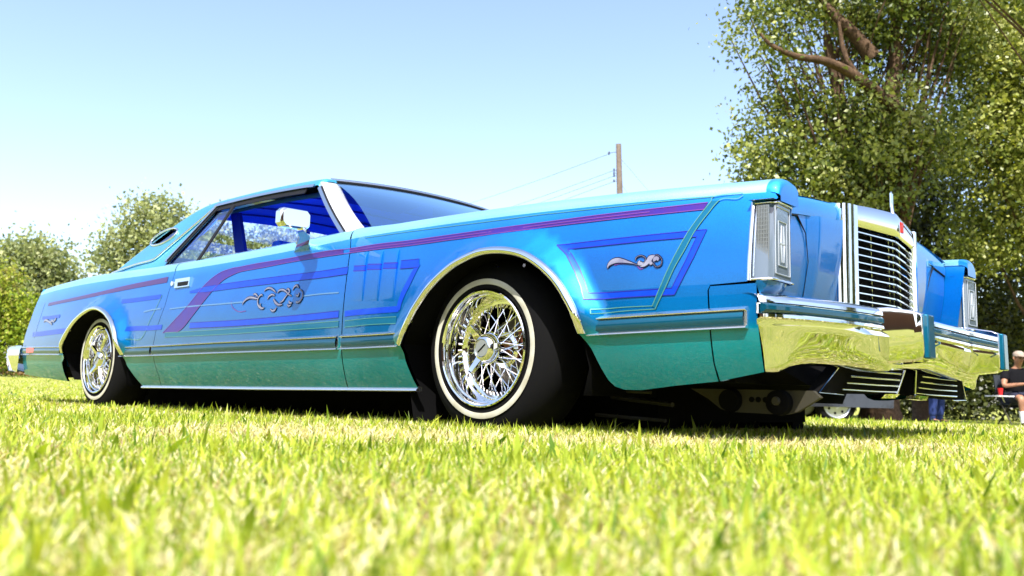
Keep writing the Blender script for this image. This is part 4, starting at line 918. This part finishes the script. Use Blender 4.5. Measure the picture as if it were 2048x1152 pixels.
bk = MB().loft([[(p[0] - .002, p[1], p[2] - .006) for p in roof_row(x)[5:-5]] for x in np.linspace(-3.0, -2.47, 8)]).build('rear_window', M_GLASS, car, 60)
hl = MB().loft([roof_row(x, -.045, shrink=.05) for i, x in enumerate(np.linspace(-2.49, -1.36, 24))]).build('headliner', M_VELVET, car, 60)
hs = MB()
for x in (-1.62, -1.86, -2.10, -2.34): hs.tube([(p[0], p[1] * .97, p[2] - .004) for p in roof_row(x, -.045, shrink=.05)[2:-2:2]], .005, 5)
hs.build('headliner_seams', M_VELVET_D, hl, 60)
MB().loft([[(p[0], p[1] * .93, p[2] + a) for p in roof_row(x)] for x, a in ((-1.40, -.03), (-1.34, -.055), (-1.32, -.035))]).build('header_trim', M_VELVET, car, 40)
WIN = [(-2.418,0.773),(-2.219,1.095),(-1.335,1.056),(-1.282,1.031),(-0.839,0.766)]
OPERA_C = np.array((-2.69, .948)); OPERA_A = (.146, .012); OPERA_B = (-.02, .046)
TRIMC = [(-2.235, 1.085), (-2.40, .958), (-2.556, .838), (-2.585, .815), (-2.64, .800), (-2.85, .793), (-3.13, .768)]
for s in (-1, 1):
    # padded C pillar with opera window
    ov = [tuple(np.array(OPERA_C) + np.array(OPERA_A) * math.cos(t) + np.array(OPERA_B) * math.sin(t)) for t in np.linspace(0, 2 * math.pi, 28, endpoint=False)]
    back = [(x, float(EDGE(x)) - .034) for x in np.linspace(-3.14, -2.25, 26)]
    out = back + [TRIMC[0]] + catmull(TRIMC, 4)[1:]
    cp = sheet('roof_pillar', out, M_ROOF, car, s, GREEN, .001, (ov,), .03, .03)
    sheet('opera_window', [tuple(np.array(OPERA_C) + (np.array(q) - OPERA_C) * 1.02) for q in ov], M_GLASS, car, s, GREEN, -.012, (), .05, 0)
    MB().tube([(q[0], s * (float(GREEN(*q)) + .004), q[1]) for q in ov + ov[:2]], .0065, 8).build('opera_window_frame', M_CHROME, car, 70)
    MB().tube([(q[0], s * (float(GREEN(*q)) - .012), q[1]) for q in [tuple(np.array(OPERA_C) + (np.array(q) - OPERA_C) * .93) for q in ov + ov[:2]]], .009, 6).build('opera_window_seal', M_BLACK, car, 70)
    MB().tube([(q[0], s * (float(GREEN(*q)) + .004), q[1]) for q in catmull(TRIMC, 6)], .0075, 8).build('landau_trim', M_TRIM, car, 70)
    sheet('pillar_lining', [(p[0], p[1] - .02) for p in back] + [(-2.22, .98), (-2.45, .76), (-3.12, .76)], M_VELVET, car, s, GREEN, -.035, (ov,), .06, 0)
    # painted sail panel between trim and window frame
    sp = [WIN[0], (WIN[0][0] - .02, .742), (-3.13, .745), (-3.13, .768)] + TRIMC[::-1][1:] + [(-2.20, 1.095), WIN[1]]
    sheet('sail_panel', sp, M_PAINT, car, s, GREEN, -.004, (), .04, .01)
    # roof side rail: paint-coloured edge, bright drip moulding, dark window channel
    rail = [(x, float(EDGE(x)) - .036) for x in np.linspace(-2.26, -1.325, 16)]
    def strip(name, P, w, m, off, th=.006, par=car):
        P = catmull(P, 3); mb = MB(); A = np.array(P); t = np.gradient(A, axis=0); t /= np.linalg.norm(t, axis=1)[:, None] + 1e-9; nr = np.stack([-t[:, 1], t[:, 0]], -1)
        secs = []
        for p, n_ in zip(A, nr):
            sec = []
            for k, o_ in ((-.5, 0), (-.45, th), (.45, th), (.5, 0)):
                q = p + n_ * k * w; sec.append((q[0], s * (float(GREEN(q[0], q[1])) + off + o_), q[1]))
            secs.append(sec)
        return mb.loft(secs, closed=True, caps=True).build(name, m, par, 40)
    strip('drip_moulding', [(p[0], p[1] - .004) for p in rail], .016, M_CHROME, .004, .010)
    strip('window_channel', [(p[0] + .0, p[1] - .026) for p in rail[:-1]], .030, M_BLACK, -.002, .006)
    # rear slope of the side glass: chrome frame and black rubber
    strip('quarter_window_frame', [(WIN[0][0] - .006, WIN[0][1]), (WIN[1][0] - .012, WIN[1][1] - .005)], .018, M_CHROME, .002, .010)
    strip('quarter_window_seal', [(WIN[0][0] + .020, WIN[0][1] - .006), (WIN[1][0] + .012, WIN[1][1] - .012)], .024, M_BLACK, .0, .006)
    DIV = [(-2.043,0.753),(-2.04,1.048)]
    strip('glass_divider', [(DIV[0][0], DIV[0][1] - .012), DIV[1]], .026, M_BLACK, .002, .008)
    qg = [(WIN[0][0] + .02, WIN[0][1] - .012), (DIV[0][0], DIV[0][1] - .012), DIV[1], (WIN[1][0], WIN[1][1] - .01)]
    sheet('quarter_glass', qg, M_GLASS, car, s, GREEN, -.006, (), .2, 0)
    # belt trim under the side glass
    bt = MB().loft([[(x, s * y, z) for y, z in ((.905, float(TOP(x)) - .006), (.902, float(TOP(x)) + .008), (.892, float(TOP(x)) + .009), (.888, float(TOP(x)) - .006))] for x in np.linspace(WIN[0][0], WIN[-1][0] + .03, 30)], closed=True, caps=True)
    bt.build('belt_trim', M_TRIM, car, 40)
    # windscreen pillar
    a0 = (WIN[-1][0] - .01, WIN[-1][1] - .03); a1 = WIN[3]; secs = []
    for t in np.linspace(0, 1, 9):
        zc = a0[1] + (a1[1] + .03 - a0[1]) * t; xr = a0[0] + (a1[0] - .02 - a0[0]) * t - .012 * math.sin(t * math.pi) ; wdt = .080 - .042 * t ** .8
        yo = float(GREEN(xr, zc)); 
        secs.append([(xr, s * (yo - .035), zc), (xr - .002, s * (yo + .002), zc), (xr + wdt * .3, s * (yo + .006), zc), (xr + wdt * .62, s * (yo - .012), zc), (xr + wdt, s * (yo - .055 - .02 * (1 - t)), zc), (xr + wdt * .8, s * (yo - .08), zc)])
    MB().loft(secs, closed=True, caps=True).build('windscreen_pillar', M_SATIN, car, 30)
    pt_ = [(a0[0] + (a1[0] - a0[0]) * t - .012 * math.sin(t * math.pi), a0[1] + (a1[1] - a0[1]) * t) for t in np.linspace(0, 1, 9)]
    strip('pillar_seal', [(p[0] + .022, p[1]) for p in pt_], .010, M_BLACK, .006, .004)
    strip('pillar_trim', [(p[0] + .008, p[1]) for p in pt_], .016, M_TRIM, .004, .008)

# windscreen
def ws(u, v):   # u across -1..1, v up 0..1
    a = abs(u); yb = u * .842; xb = -.53 - .235 * a ** 2.6; zb = .748 + .02 * a * a
    yt = u * .655; xt = -1.245 - .075 * a ** 2.2; zt = 1.108 - .024 * a * a
    b = .018 * math.sin(v * math.pi); return (xb + (xt - xb) * v + b, yb + (yt - yb) * v, zb + (zt - zb) * v + b)
wsg = MB().loft([[ws(u, v) for u in np.linspace(-1, 1, 25)] for v in np.linspace(0, 1, 9)]).build('windscreen', M_WSHIELD, car, 180)
MB().tube([ws(u, .985) for u in np.linspace(-1, 1, 21)], .0085, 6).build('windscreen_seal', M_BLACK, car, 60)
MB().loft([[(p[0] + a, p[1], p[2] + b) for p in [ws(u, 1.0) for u in np.linspace(-1.02, 1.02, 21)]] for a, b in ((.012, .002), (.004, .014), (-.02, .018))]).build('windscreen_trim', M_BRIGHT, car, 60)
# ---- interior
MB().loft([[(x, y, z) for y in np.linspace(-.80, .80, 9)] for x, z in ((-.60, .725), (-.75, .73), (-.92, .715), (-.97, .66), (-.95, .55))]).build('dashboard', M_VELVET_D, car, 40)
def seat(xc, yc, w, name, h=.80):
    b = MB(); P = [(-.10, .30), (.30, .30), (.36, .36), (.34, .43), (.02, .42), (-.06, .55), (-.13, h - .04), (-.17, h), (-.22, h - .02), (-.23, h - .1), (-.18, .45)]
    b.loft([[(xc + x, yc + k * w / 2, .0 + z) for x, z in P] for k in (-1, -.9, 0, .9, 1)], closed=True, caps=True); o = b.build(name, M_VELVET, car, 60)
    bv = o.modifiers.new('bevel', 'BEVEL'); bv.width = .015; bv.segments = 2; return o
for s in (-1, 1):
    o = seat(-1.78, s * .36, .60, 'front_seat', .79); MB().loft([[(-2.02 + x * .05, s * .36 + k * .14, .77 + z) for x, z in ((-1, .0), (1, 0), (1.1, .08), (.6, .13), (-.6, .13), (-1.1, .08))] for k in (-1, -.85, .85, 1)], closed=True, caps=True).build('headrest', M_VELVET, o, 50)
seat(-2.65, 0, 1.25, 'rear_seat', .74)
MB().loft([[(x, y, .735) for y in np.linspace(-.78, .78, 5)] for x in (-2.90, -3.10)]).build('parcel_shelf', M_VELVET, car)
MB().tube([(-1.30, .36 + .17 * math.cos(t), .70 + .17 * math.sin(t) ) for t in np.linspace(0, 2 * math.pi, 33)], .012, 8).build('steering_wheel', M_VELVET_D, car, 60)
MB().box((-1.22, 0, 1.02), (.02, .22, .055)).box((-1.235, 0, 1.06), (.01, .02, .05)).build('interior_mirror', M_BLACK, car)
for s in (-1, 1): MB().box((-1.40, s * .33, 1.058), (.16, .42, .012), Matrix.Rotation(R_(-8), 3, 'Y')).build('sun_visor', M_VELVET_D, car)
b = [(-2.335,-0.6,1.076),(-2.25,-0.6,1.065),(-2.161,-0.6,0.837),(-2.259,-0.6,0.847)]
MB().prism(b, (0, .02, 0)).build('shoulder_belt', M_VELVET_D, car)
MB().loft([[(x, y, z) for y in (-.86, .86)] for x, z in ((-.6, .45), (-.7, .2), (-2.9, .2), (-2.95, .7))]).build('cabin_floor', M_DARK, car)
# ---- door mirror, handle, lock
for s in (-1, 1):
    hd = MB(); x0, x1 = -.905, -.862; secs = []
    for x, k in ((x0 - .012, .90), (x0, 1.), (x0 + .03, 1.), (x1 - .012, .97), (x1, .88)):
        y0, y1 = 1.065, 1.190; z0, z1 = .738, .812; cy, cz = (y0 + y1) / 2, (z0 + z1) / 2; hy, hz = (y1 - y0) / 2 * k, (z1 - z0) / 2 * k; r = .014
        secs.append([(x - (.012 if sy > 0 else 0), s * (cy + sy * (hy - (r if q in (0, 3) else 0))), cz + sz * (hz - (r if q in (1, 2) else 0))) for sy, sz, q in ((1, 1, 1), (1, 1, 0), (-1, 1, 0), (-1, 1, 1), (-1, -1, 1), (-1, -1, 0), (1, -1, 0), (1, -1, 1))])
    mr = hd.loft(secs, closed=True, caps=True).build('door_mirror', M_CHROME, car, 38)
    bb = mr.modifiers.new('bevel', 'BEVEL'); bb.width = .004; bb.segments = 2; bb.limit_method = 'ANGLE'
    st = MB(); secs = []
    for y, z, xa, xb in ((.935, .700, -1.16, -1.03), (.965, .706, -1.13, -1.02), (1.00, .716, -1.06, -.97), (1.05, .730, -.96, -.89), (1.10, .746, -.905, -.865)):
        h = .02 if y < 1 else .013
        secs.append([(xa, s * y, z - h), (xb, s * y, z - h), (xb, s * y, z + h * .6), ((xa + xb) / 2, s * (y), z + h), (xa, s * y, z + h * .6)])
    st.loft(secs, closed=True, caps=True).build('mirror_arm', M_CHROME, mr, 40)
    P = [(-2.153,0.654),(-1.986,0.651),(-1.965,0.597),(-2.118,0.595)]
    c = np.mean(P, 0); y = s * float(SIDE(c[0], c[1])); w, h = .150, .052
    hb = MB(); hb.hexa([(c[0] - w / 2, y - s * .004, c[1] - h / 2), (c[0] + w / 2, y - s * .004, c[1] - h / 2), (c[0] + w / 2, y + s * .012, c[1] - h / 2 + .004), (c[0] - w / 2, y + s * .012, c[1] - h / 2 + .004), (c[0] - w / 2, y - s * .006, c[1] + h / 2), (c[0] + w / 2, y - s * .006, c[1] + h / 2), (c[0] + w / 2, y + s * .008, c[1] + h / 2 - .003), (c[0] - w / 2, y + s * .008, c[1] + h / 2 - .003)])
    dh = hb.build('door_handle', M_CHROME, car, 20)
    MB().box((c[0] + .01, y + s * .0108, c[1] - .006), (.10, .004, .020)).build('handle_recess', M_BLACK, dh)
    MB().lathe_y([(0, .006 * s), (.012, .006 * s), (.014, -.004 * s)], 20, (c[0] - .115, y, c[1] + .004)).build('door_lock', M_CHROME, car, 40)
# ---- wheels: tyre, white band, rim, wire spokes, knock-off
def make_wheel():
    r = empty('wheel', (0, 0, 0))
    T = [(.185, .02), (.190, .006), (.197, -.001), (.2085, -.0015), (.2085, -.0035), (.2275, -.0035), (.2275, .0), (.245, .004), (.268, .016), (.284, .034), (.293, .05), (.297, .07), (.299, .12), (.297, .168), (.29, .19), (.26, .215), (.21, .225), (.185, .21)]
    MB().lathe_y(T, 96).build('tyre', M_RUBBER, r, 40)
    MB().lathe_y([(.2088, -.0042), (.212, -.0052), (.224, -.0050), (.2272, -.0040)], 96).build('whitewall_band', M_WHITEWALL, r, 60)
    gv = MB()
    MB().lathe_y([(.192, .012), (.1925, .0), (.191, -.007), (.187, -.010), (.182, -.008), (.179, -.002), (.178, .008), (.1765, .012), (.172, .014), (.1705, .020), (.170, .060), (.168, .072), (.163, .078), (.160, .076), (.152, .077), (.149, .082), (.149, .10), (.15, .19)], 96).build('rim', M_CHROME, r, 28)
    sp = MB()
    for i in range(28):
        a = 2 * math.pi * i / 28
        for (r0, y0, da, r1, y1) in ((.046, .030, .42 if i % 2 else -.42, .152, .080), (.052, .105, .50 if i % 2 else -.50, .151, .092)):
            sp.tube([(r0 * math.cos(a), y0, r0 * math.sin(a)), (r1 * math.cos(a + da), y1, r1 * math.sin(a + da))], .0019, 5, False)
    for i in range(56):
        a = 2 * math.pi * i / 56; sp.tube([(.151 * math.cos(a), .079, .151 * math.sin(a)), (.140 * math.cos(a), .072, .140 * math.sin(a))], .0032, 5)
    sp.build('wire_spokes', M_TRIM, r, 60)['kind'] = 'stuff'
    MB().lathe_y([(.0, .112), (.060, .112), (.060, .104), (.047, .098), (.047, .038), (.052, .032), (.052, .024), (.046, .022), (.0, .022)], 40).build('hub', M_CHROME, r, 30)
    k = MB().lathe_y([(.050, .028), (.049, .014), (.044, .002), (.036, -.006), (.030, -.008), (.029, -.005), (.0, -.005)], 40)
    for q in range(3):
        a = R_(4 + 120 * q); c, s_ = math.cos(a), math.sin(a); w = .0135
        def pt(rr, tt, y): return (rr * c - tt * s_, y, rr * s_ + tt * c)
        k.loft([[pt(rr, -ww, y0), pt(rr, -ww * .7, y1), pt(rr, ww * .7, y1), pt(rr, ww, y0)] for rr, ww, y0, y1 in ((.030, .018, .016, .0), (.055, .014, .006, -.010), (.080, .011, -.008, -.020), (.088, .009, -.010, -.020))], closed=True, caps=True)
    k.build('knock_off', M_CHROME, r, 30)
    MB().lathe_y([(0, -.0062), (.027, -.0062), (.028, -.004)], 32).build('hub_cap', mat('cap_silver', (.45, .46, .46), .35, .8), r, 40)
    MB().box((0, -.0075, 0), (.040, .002, .0035), Matrix.Rotation(R_(-38), 3, 'Y')).build('cap_emblem', M_DARK, r)
    MB().lathe_y([(0, .150), (.112, .150), (.115, .155), (.115, .165), (0, .165)], 48).build('brake_disc', mat('brake_metal', (.10, .085, .07), .4, .8), r, 30)
    MB().box((.075, .145, .02), (.06, .05, .11)).box((.07, .140, .062), (.035, .03, .04)).build('brake_caliper', mat('caliper_bronze', (.30, .10, .04), .35, .6), r)
    return r
w0 = make_wheel()
tag(w0, None)
wheels = []
for x, y, rz in ((0, -.965, 0), (-3.058, -.950, 0), (0, .965, math.pi), (-3.058, .950, math.pi)):
    w = w0 if not wheels else copy_tree(w0)
    w.parent = car; w.matrix_parent_inverse = car.matrix_basis.inverted(); w.location = (x, y, .266); w.rotation_euler = (0, 0, rz); wheels.append(w)
# ---- underside
ub = MB().box((-1.9, 0, .105), (4.6, 1.1, .13)).box((-1.35, 0, .155), (1.98, 1.86, .05)).box((-3.95, 0, .20), (.75, 1.70, .06)).box((.66, 0, .19), (.34, 1.66, .05))
for s in (-1, 1): ub.box((-1.75, s * .48, .055), (4.3, .10, .09))
ub.box((-1.9, 0, .05), (4.4, .7, .07))
ub.build('underbody', M_DARK, car)
for s in (-1,):
    P = [(.60, .150), (.66, .120), (.70, .092), (.73, .084), (.90, .081), (.935, .090), (1.0, .130), (.98, .148)]
    sp_ = MB().prism([(x, s * .66, z) for x, z in P], (0, s * .02, 0)).build('skid_plate', M_GREY, car, 30)
    for cx in (.800, .820, .842): MB().lathe_y([(0, s * .0225), (.008, s * .0225), (.008, s * .018)], 12, (cx, s * .66, .121)).build('plate_hole', M_DARK, sp_, 40)
    MB().lathe_y([(0, s * .05), (.022, s * .05), (.034, s * .045), (.036, s * .018)], 24, (.888, s * .66, .114)).build('bushing', M_DARK, sp_, 40)
    MB().lathe_y([(0, s * .058), (.010, s * .058), (.013, s * .05)], 12, (.888, s * .66, .118)).build('bushing_bolt', M_GREY, sp_, 40)
    MB().lathe_y([(0, s * .04), (.03, s * .04), (.036, s * .018)], 24, (.735, s * .66, .118)).build('bushing', M_DARK, sp_, 40)
    ar = MB(); ar.tube([(.25, s * .60, .12), (.55, s * .70, .10)], .008, 6); ar.tube([(.2, s * .62, .06), (.5, s * .66, .05)], .006, 6); ar.tube([(.28, s * .72, .14), (.50, s * .74, .135)], .005, 6); ar.tube([(.24, s * .70, .175), (.44, s * .75, .17)], .005, 6)
    ar.build('suspension_arms', M_GREY, car, 60)
# ---- painted stripes and scrolls
for s in (-1, 1):
    R = lambda nm, P, w, m, off=.0018, sm=True, n=5: ribbon_on(nm, P, w, m, car, s, None, off, sm, n)
    Pt = lambda nm, P, m, off=.0018: patch_on(nm, P, m, car, s, None, off)
    # purple band
    top = [(0.795,0.652),(0.62,0.652),(0.455,0.653),(0.271,0.653),(0.064,0.655),(-0.17,0.657),(-0.377,0.659),(-0.547,0.664),(-0.729,0.664),(-0.895,0.669),(-1.136,0.664),(-1.378,0.664),(-1.545,0.661),(-1.614,0.66),(-1.716,0.647),(-1.811,0.611),(-1.89,0.558),(-1.971,0.5),(-2.084,0.437),(-2.186,0.382)]
    bot = [(0.785,0.633),(0.623,0.634),(0.457,0.635),(0.274,0.636),(0.074,0.636),(-0.165,0.639),(-0.372,0.64),(-0.541,0.644),(-0.723,0.646),(-0.887,0.647),(-1.129,0.646),(-1.348,0.641),(-1.484,0.639),(-1.559,0.634),(-1.656,0.613),(-1.731,0.576),(-1.805,0.524),(-1.89,0.462),(-1.973,0.404),(-2.039,0.38)]
    tc = catmull(top, 4); bc = catmull(bot, 4)
    def split(tc, bc, nm, m, off):
        for lo_, hi_ in ((DOOR_F[0][0] + .006, 9), (-9, DOOR_F[0][0] - .004)):
            t_ = [p for p in tc if lo_ < p[0] < hi_]; b_ = [p for p in bc if lo_ < p[0] < hi_]
            if len(t_) > 2 and len(b_) > 2: Pt(nm, t_ + b_[::-1], m, off)
    split(tc, bc, 'purple_band', D_PURPLE, .0016)
    R('pinstripe', top[:], .0026, D_PINK, .0026); R('pinstripe', bot[:], .0026, D_PINK, .0026)
    mid = [tuple((np.array(a) + b_) / 2) for a, b_ in zip(top[1:9], bot[1:9])]; R('pinstripe', mid, .003, D_PINK, .0027)
    # rear quarter band
    R('purple_band', [(-2.24,0.655),(-2.441,0.652),(-2.747,0.647),(-3.085,0.638),(-3.473,0.631),(-3.967,0.626)], [.030, .028, .026, .022, .02, .02], decal('magenta_stripe', (.085, .02, .14)))
    # royal blue bands
    R('blue_band', [(-0.308,0.57),(-0.334,0.57),(-0.404,0.572)], .030, D_BLUE); R('blue_band', [(-0.716,0.576),(-0.898,0.574),(-1.187,0.576),(-1.51,0.577),(-1.825,0.576),(-1.97,0.573)], [.028, .028, .028, .026, .024, .010], D_BLUE)
    for dy in (-1, 1): R('pinstripe', [(p[0], p[1] + dy * .015) for p in [(-0.308,0.57),(-0.334,0.57),(-0.404,0.572)]], .0022, D_VIOLET, .0026); R('pinstripe', [(p[0], p[1] + dy * .014) for p in [(-0.716,0.576),(-0.898,0.574),(-1.187,0.576),(-1.51,0.577),(-1.825,0.576)]], .0022, D_VIOLET, .0026)
    R('blue_band', [(-2.273,0.57),(-2.398,0.57),(-2.577,0.57),(-2.743,0.572)], .022, D_BLUE)
    R('blue_band', [(-0.388,0.41),(-0.493,0.41),(-0.634,0.409),(-0.701,0.407)], .022, D_BLUE); R('blue_band', [(-0.739,0.408),(-0.929,0.405),(-1.219,0.403),(-1.546,0.404),(-1.915,0.409)], .026, D_BLUE); R('blue_band', [(-2.205,0.412),(-2.339,0.412),(-2.516,0.416),(-2.6,0.416)], .024, D_BLUE)
    R('blue_band', [(-3.51,0.441),(-3.718,0.44),(-3.967,0.439),(-4.178,0.44)], .03, D_BLUE); R('blue_band', [(-3.676,0.537),(-3.868,0.537),(-4.028,0.542)], .02, D_BLUE)
    for dy in (-1, 1): R('pinstripe', [(p[0], p[1] + dy * .013) for p in [(-0.739,0.408),(-0.929,0.405),(-1.219,0.403),(-1.546,0.404),(-1.915,0.409)]], .0022, D_VIOLET, .0026)
    R('blue_band', [(-0.307,0.568),(-0.327,0.537),(-0.348,0.502),(-0.369,0.468),(-0.385,0.433),(-0.39,0.406)], [.02, .022, .024, .024, .022, .02], D_BLUE, .0019)
    # blue frame ahead of the wheel
    fo = [(0.317,0.572),(0.452,0.573),(0.63,0.574),(0.8,0.574),(0.767,0.498),(0.716,0.398),(0.576,0.398),(0.446,0.396),(0.43,0.434),(0.398,0.487),(0.358,0.539)]
    fi = [(0.357,0.556),(0.482,0.556),(0.631,0.557),(0.772,0.556),(0.746,0.494),(0.707,0.417),(0.575,0.416),(0.453,0.415),(0.437,0.447),(0.41,0.493),(0.377,0.535)]
    patch_on('blue_frame', fo, D_BLUE, car, s, None, .0018, .03, (fi,))
    for P in (fo, fi): R('pinstripe', P + P[:1], .0024, D_VIOLET, .0027, False)
    # teal ribbon with lime edges
    l1 = [(0.893,0.661),(0.876,0.653),(0.831,0.656),(0.799,0.619),(0.767,0.574),(0.741,0.523),(0.713,0.473),(0.69,0.422),(0.667,0.376),(0.66,0.361)]
    l2 = [(0.892,0.666),(0.875,0.669),(0.811,0.667),(0.804,0.654),(0.779,0.62),(0.749,0.576),(0.721,0.525),(0.696,0.474),(0.675,0.426),(0.651,0.37)]
    Pt('teal_ribbon', catmull(l1[2:], 3) + catmull(l2[3:], 3)[::-1], D_TEALS, .0028)
    R('pinstripe', l1, .0026, D_LIME, .0036); R('pinstripe', l2, .0026, D_LIME, .0036)
    R('pinstripe', [(0.651,0.37),(0.557,0.37),(0.467,0.366)], .0024, D_LIME); R('pinstripe', [(0.66,0.361),(0.557,0.359),(0.469,0.353)], .0024, D_LIME); R('pinstripe', [(0.467,0.366),(0.469,0.353)], .0024, D_LIME, .0018, False)
    R('pinstripe', [(0.811,0.667),(0.695,0.67),(0.564,0.672),(0.421,0.675),(0.266,0.679)], .0024, D_LIME)
    R('pinstripe', [(0.266,0.68),(0.058,0.683),(-0.178,0.689),(-0.387,0.694),(-0.647,0.698)], .0024, D_LIME)
    R('teal_ribbon', [(-0.397,0.371),(-0.546,0.372),(-0.696,0.368)], .022, D_TEALS); R('teal_ribbon', [(-0.734,0.37),(-1.138,0.369),(-1.626,0.368),(-2.162,0.371)], .02, D_TEALS)
    for dz_ in (-1, 1):
        R('pinstripe', [(p[0], p[1] + dz_ * .012) for p in [(-0.397,0.371),(-0.546,0.372),(-0.696,0.368)]], .0024, D_LIME, .0026); R('pinstripe', [(p[0], p[1] + dz_ * .011) for p in [(-0.734,0.37),(-1.138,0.369),(-1.626,0.368),(-2.162,0.371)]], .0024, D_LIME, .0026)
    R('pinstripe', [(-2.261,0.576),(-2.301,0.511),(-2.352,0.447),(-2.424,0.361),(-2.577,0.362)], .004, D_LIME); R('pinstripe', [(-4.056,0.642),(-4.077,0.564),(-4.111,0.483),(-4.143,0.416)], .008, D_SKYL)
    # long pale line either side of the door scroll
    R('pinstripe', [(-1.458,0.495),(-1.658,0.497),(-1.942,0.501),(-2.147,0.499)], .006, D_SKYL); R('pinstripe', [(-2.247,0.507),(-2.347,0.505),(-2.437,0.499)], .007, D_SKYL); R('pinstripe', [(-0.988,0.493),(-0.878,0.494),(-0.753,0.492)], .005, D_SKYL)
    # scrollwork: dark outline under silver leaf
    def scroll(curves, k):
        a = MB(); b_ = MB()
        for P, w in curves:
            w = np.interp(np.linspace(0, 1, len(P)), np.linspace(0, 1, len(w)), w)
            ribbon_on('', P, [q * k + .0055 for q in w], None, car, s, None, .0030, True, 6, a, False); ribbon_on('', P, [q * k for q in w], None, car, s, None, .0040, True, 6, b_, False)
        o = a.build('scroll_outline', D_INK, car, 180); b_.build('scroll_leaf', D_SILVER, o, 180)
    scroll([([(-1.454,0.482),(-1.446,0.495),(-1.421,0.508),(-1.39,0.511),(-1.352,0.505),(-1.328,0.501)], (.1, .9, 1.3, 1.2, .8, .3)), ([(-1.377,0.523),(-1.358,0.524),(-1.335,0.512)], (.3, .8, .5)), ([(-1.296,0.513),(-1.309,0.518),(-1.326,0.509),(-1.331,0.495),(-1.325,0.477),(-1.306,0.463),(-1.286,0.458),(-1.271,0.459)], (.3, .7, .8, .9, .9, 1., .9, .2)), ([(-1.303,0.48),(-1.306,0.47),(-1.29,0.459)], (.6, .7, .3)),
        ([(-1.29,0.532),(-1.274,0.542),(-1.247,0.543),(-1.218,0.533),(-1.195,0.52)], (.2, .9, 1., .8, .2)), ([(-1.254,0.494),(-1.245,0.507),(-1.223,0.513),(-1.2,0.508)], (.3, .9, .8, .3)), ([(-1.207,0.493),(-1.188,0.478),(-1.163,0.467),(-1.134,0.466)], (.8, 1.2, 1., .3)), ([(-1.221,0.451),(-1.203,0.443),(-1.185,0.446),(-1.174,0.457)], (.3, .9, .9, .3)),
        ([(-1.183,0.517),(-1.172,0.528),(-1.146,0.529),(-1.122,0.521),(-1.097,0.507),(-1.073,0.498)], (.3, .9, .9, .8, .5, .2)), ([(-1.154,0.475),(-1.134,0.482),(-1.122,0.493),(-1.104,0.508),(-1.092,0.517),(-1.104,0.529),(-1.119,0.529)], (.3, .9, .8, .6, .8, .8, .3)), ([(-1.087,0.48),(-1.081,0.47),(-1.063,0.469)], (.4, .9, .4)), ([(-1.098,0.465),(-1.085,0.457),(-1.068,0.461)], (.4, .9, .3)),
        ([(-1.072,0.522),(-1.062,0.536),(-1.045,0.54),(-1.03,0.529)], (.3, .9, 1., .4)), ([(-1.042,0.5),(-1.027,0.496),(-1.021,0.509)], (.4, 1., .3)), ([(-1.035,0.471),(-1.021,0.469),(-1.002,0.477),(-0.993,0.493),(-0.999,0.511),(-1.02,0.523)], (.8, .9, .7, .4, .2, .1))], .0072)
    R('pinstripe', [(-1.559,0.505),(-1.545,0.481),(-1.512,0.463),(-1.467,0.452),(-1.419,0.454)], .003, D_PINK)
    scroll([([(0.502,0.486),(0.506,0.496),(0.517,0.504),(0.533,0.507),(0.551,0.504),(0.57,0.499),(0.587,0.494)], (.1, 1., 1.8, 1.9, 1.4, .7, .2)), ([(0.587,0.494),(0.6,0.489),(0.613,0.49),(0.622,0.497),(0.624,0.506),(0.616,0.513),(0.605,0.515),(0.594,0.51),(0.593,0.503)], (.1, .1, .1, .1, .1, .1, .1, .1, .1)), ([(0.606,0.501),(0.606,0.494),(0.614,0.491),(0.62,0.494)], (.3, 1.6, 1.1, .2)),
        ([(0.61,0.483),(0.622,0.487),(0.633,0.497),(0.64,0.506),(0.652,0.512)], (.2, 1.2, 1.8, 2., .3)), ([(0.637,0.495),(0.642,0.491),(0.647,0.489)], (.6, 1.3, .5)), ([(0.65,0.495),(0.654,0.502),(0.661,0.502),(0.663,0.496)], (.4, 1.6, 1.5, .3)), ([(0.652,0.513),(0.662,0.512),(0.672,0.503),(0.675,0.493),(0.672,0.483),(0.661,0.479),(0.653,0.484),(0.649,0.491)], (.1,) * 8)], .0075)
    R('pinstripe', [(0.523,0.494),(0.542,0.497),(0.565,0.495),(0.591,0.492),(0.608,0.477),(0.62,0.48)], .003, D_PINK)
    scroll([([(-3.97,0.512),(-3.956,0.521),(-3.92,0.522),(-3.883,0.514),(-3.835,0.504),(-3.791,0.49)], (.4, .9, 1., .8, .8, .4)), ([(-3.832,0.51),(-3.791,0.512),(-3.758,0.504)], (.4, .9, .4)), ([(-3.767,0.509),(-3.738,0.518),(-3.744,0.528)], (.3, .9, .9))], .013)
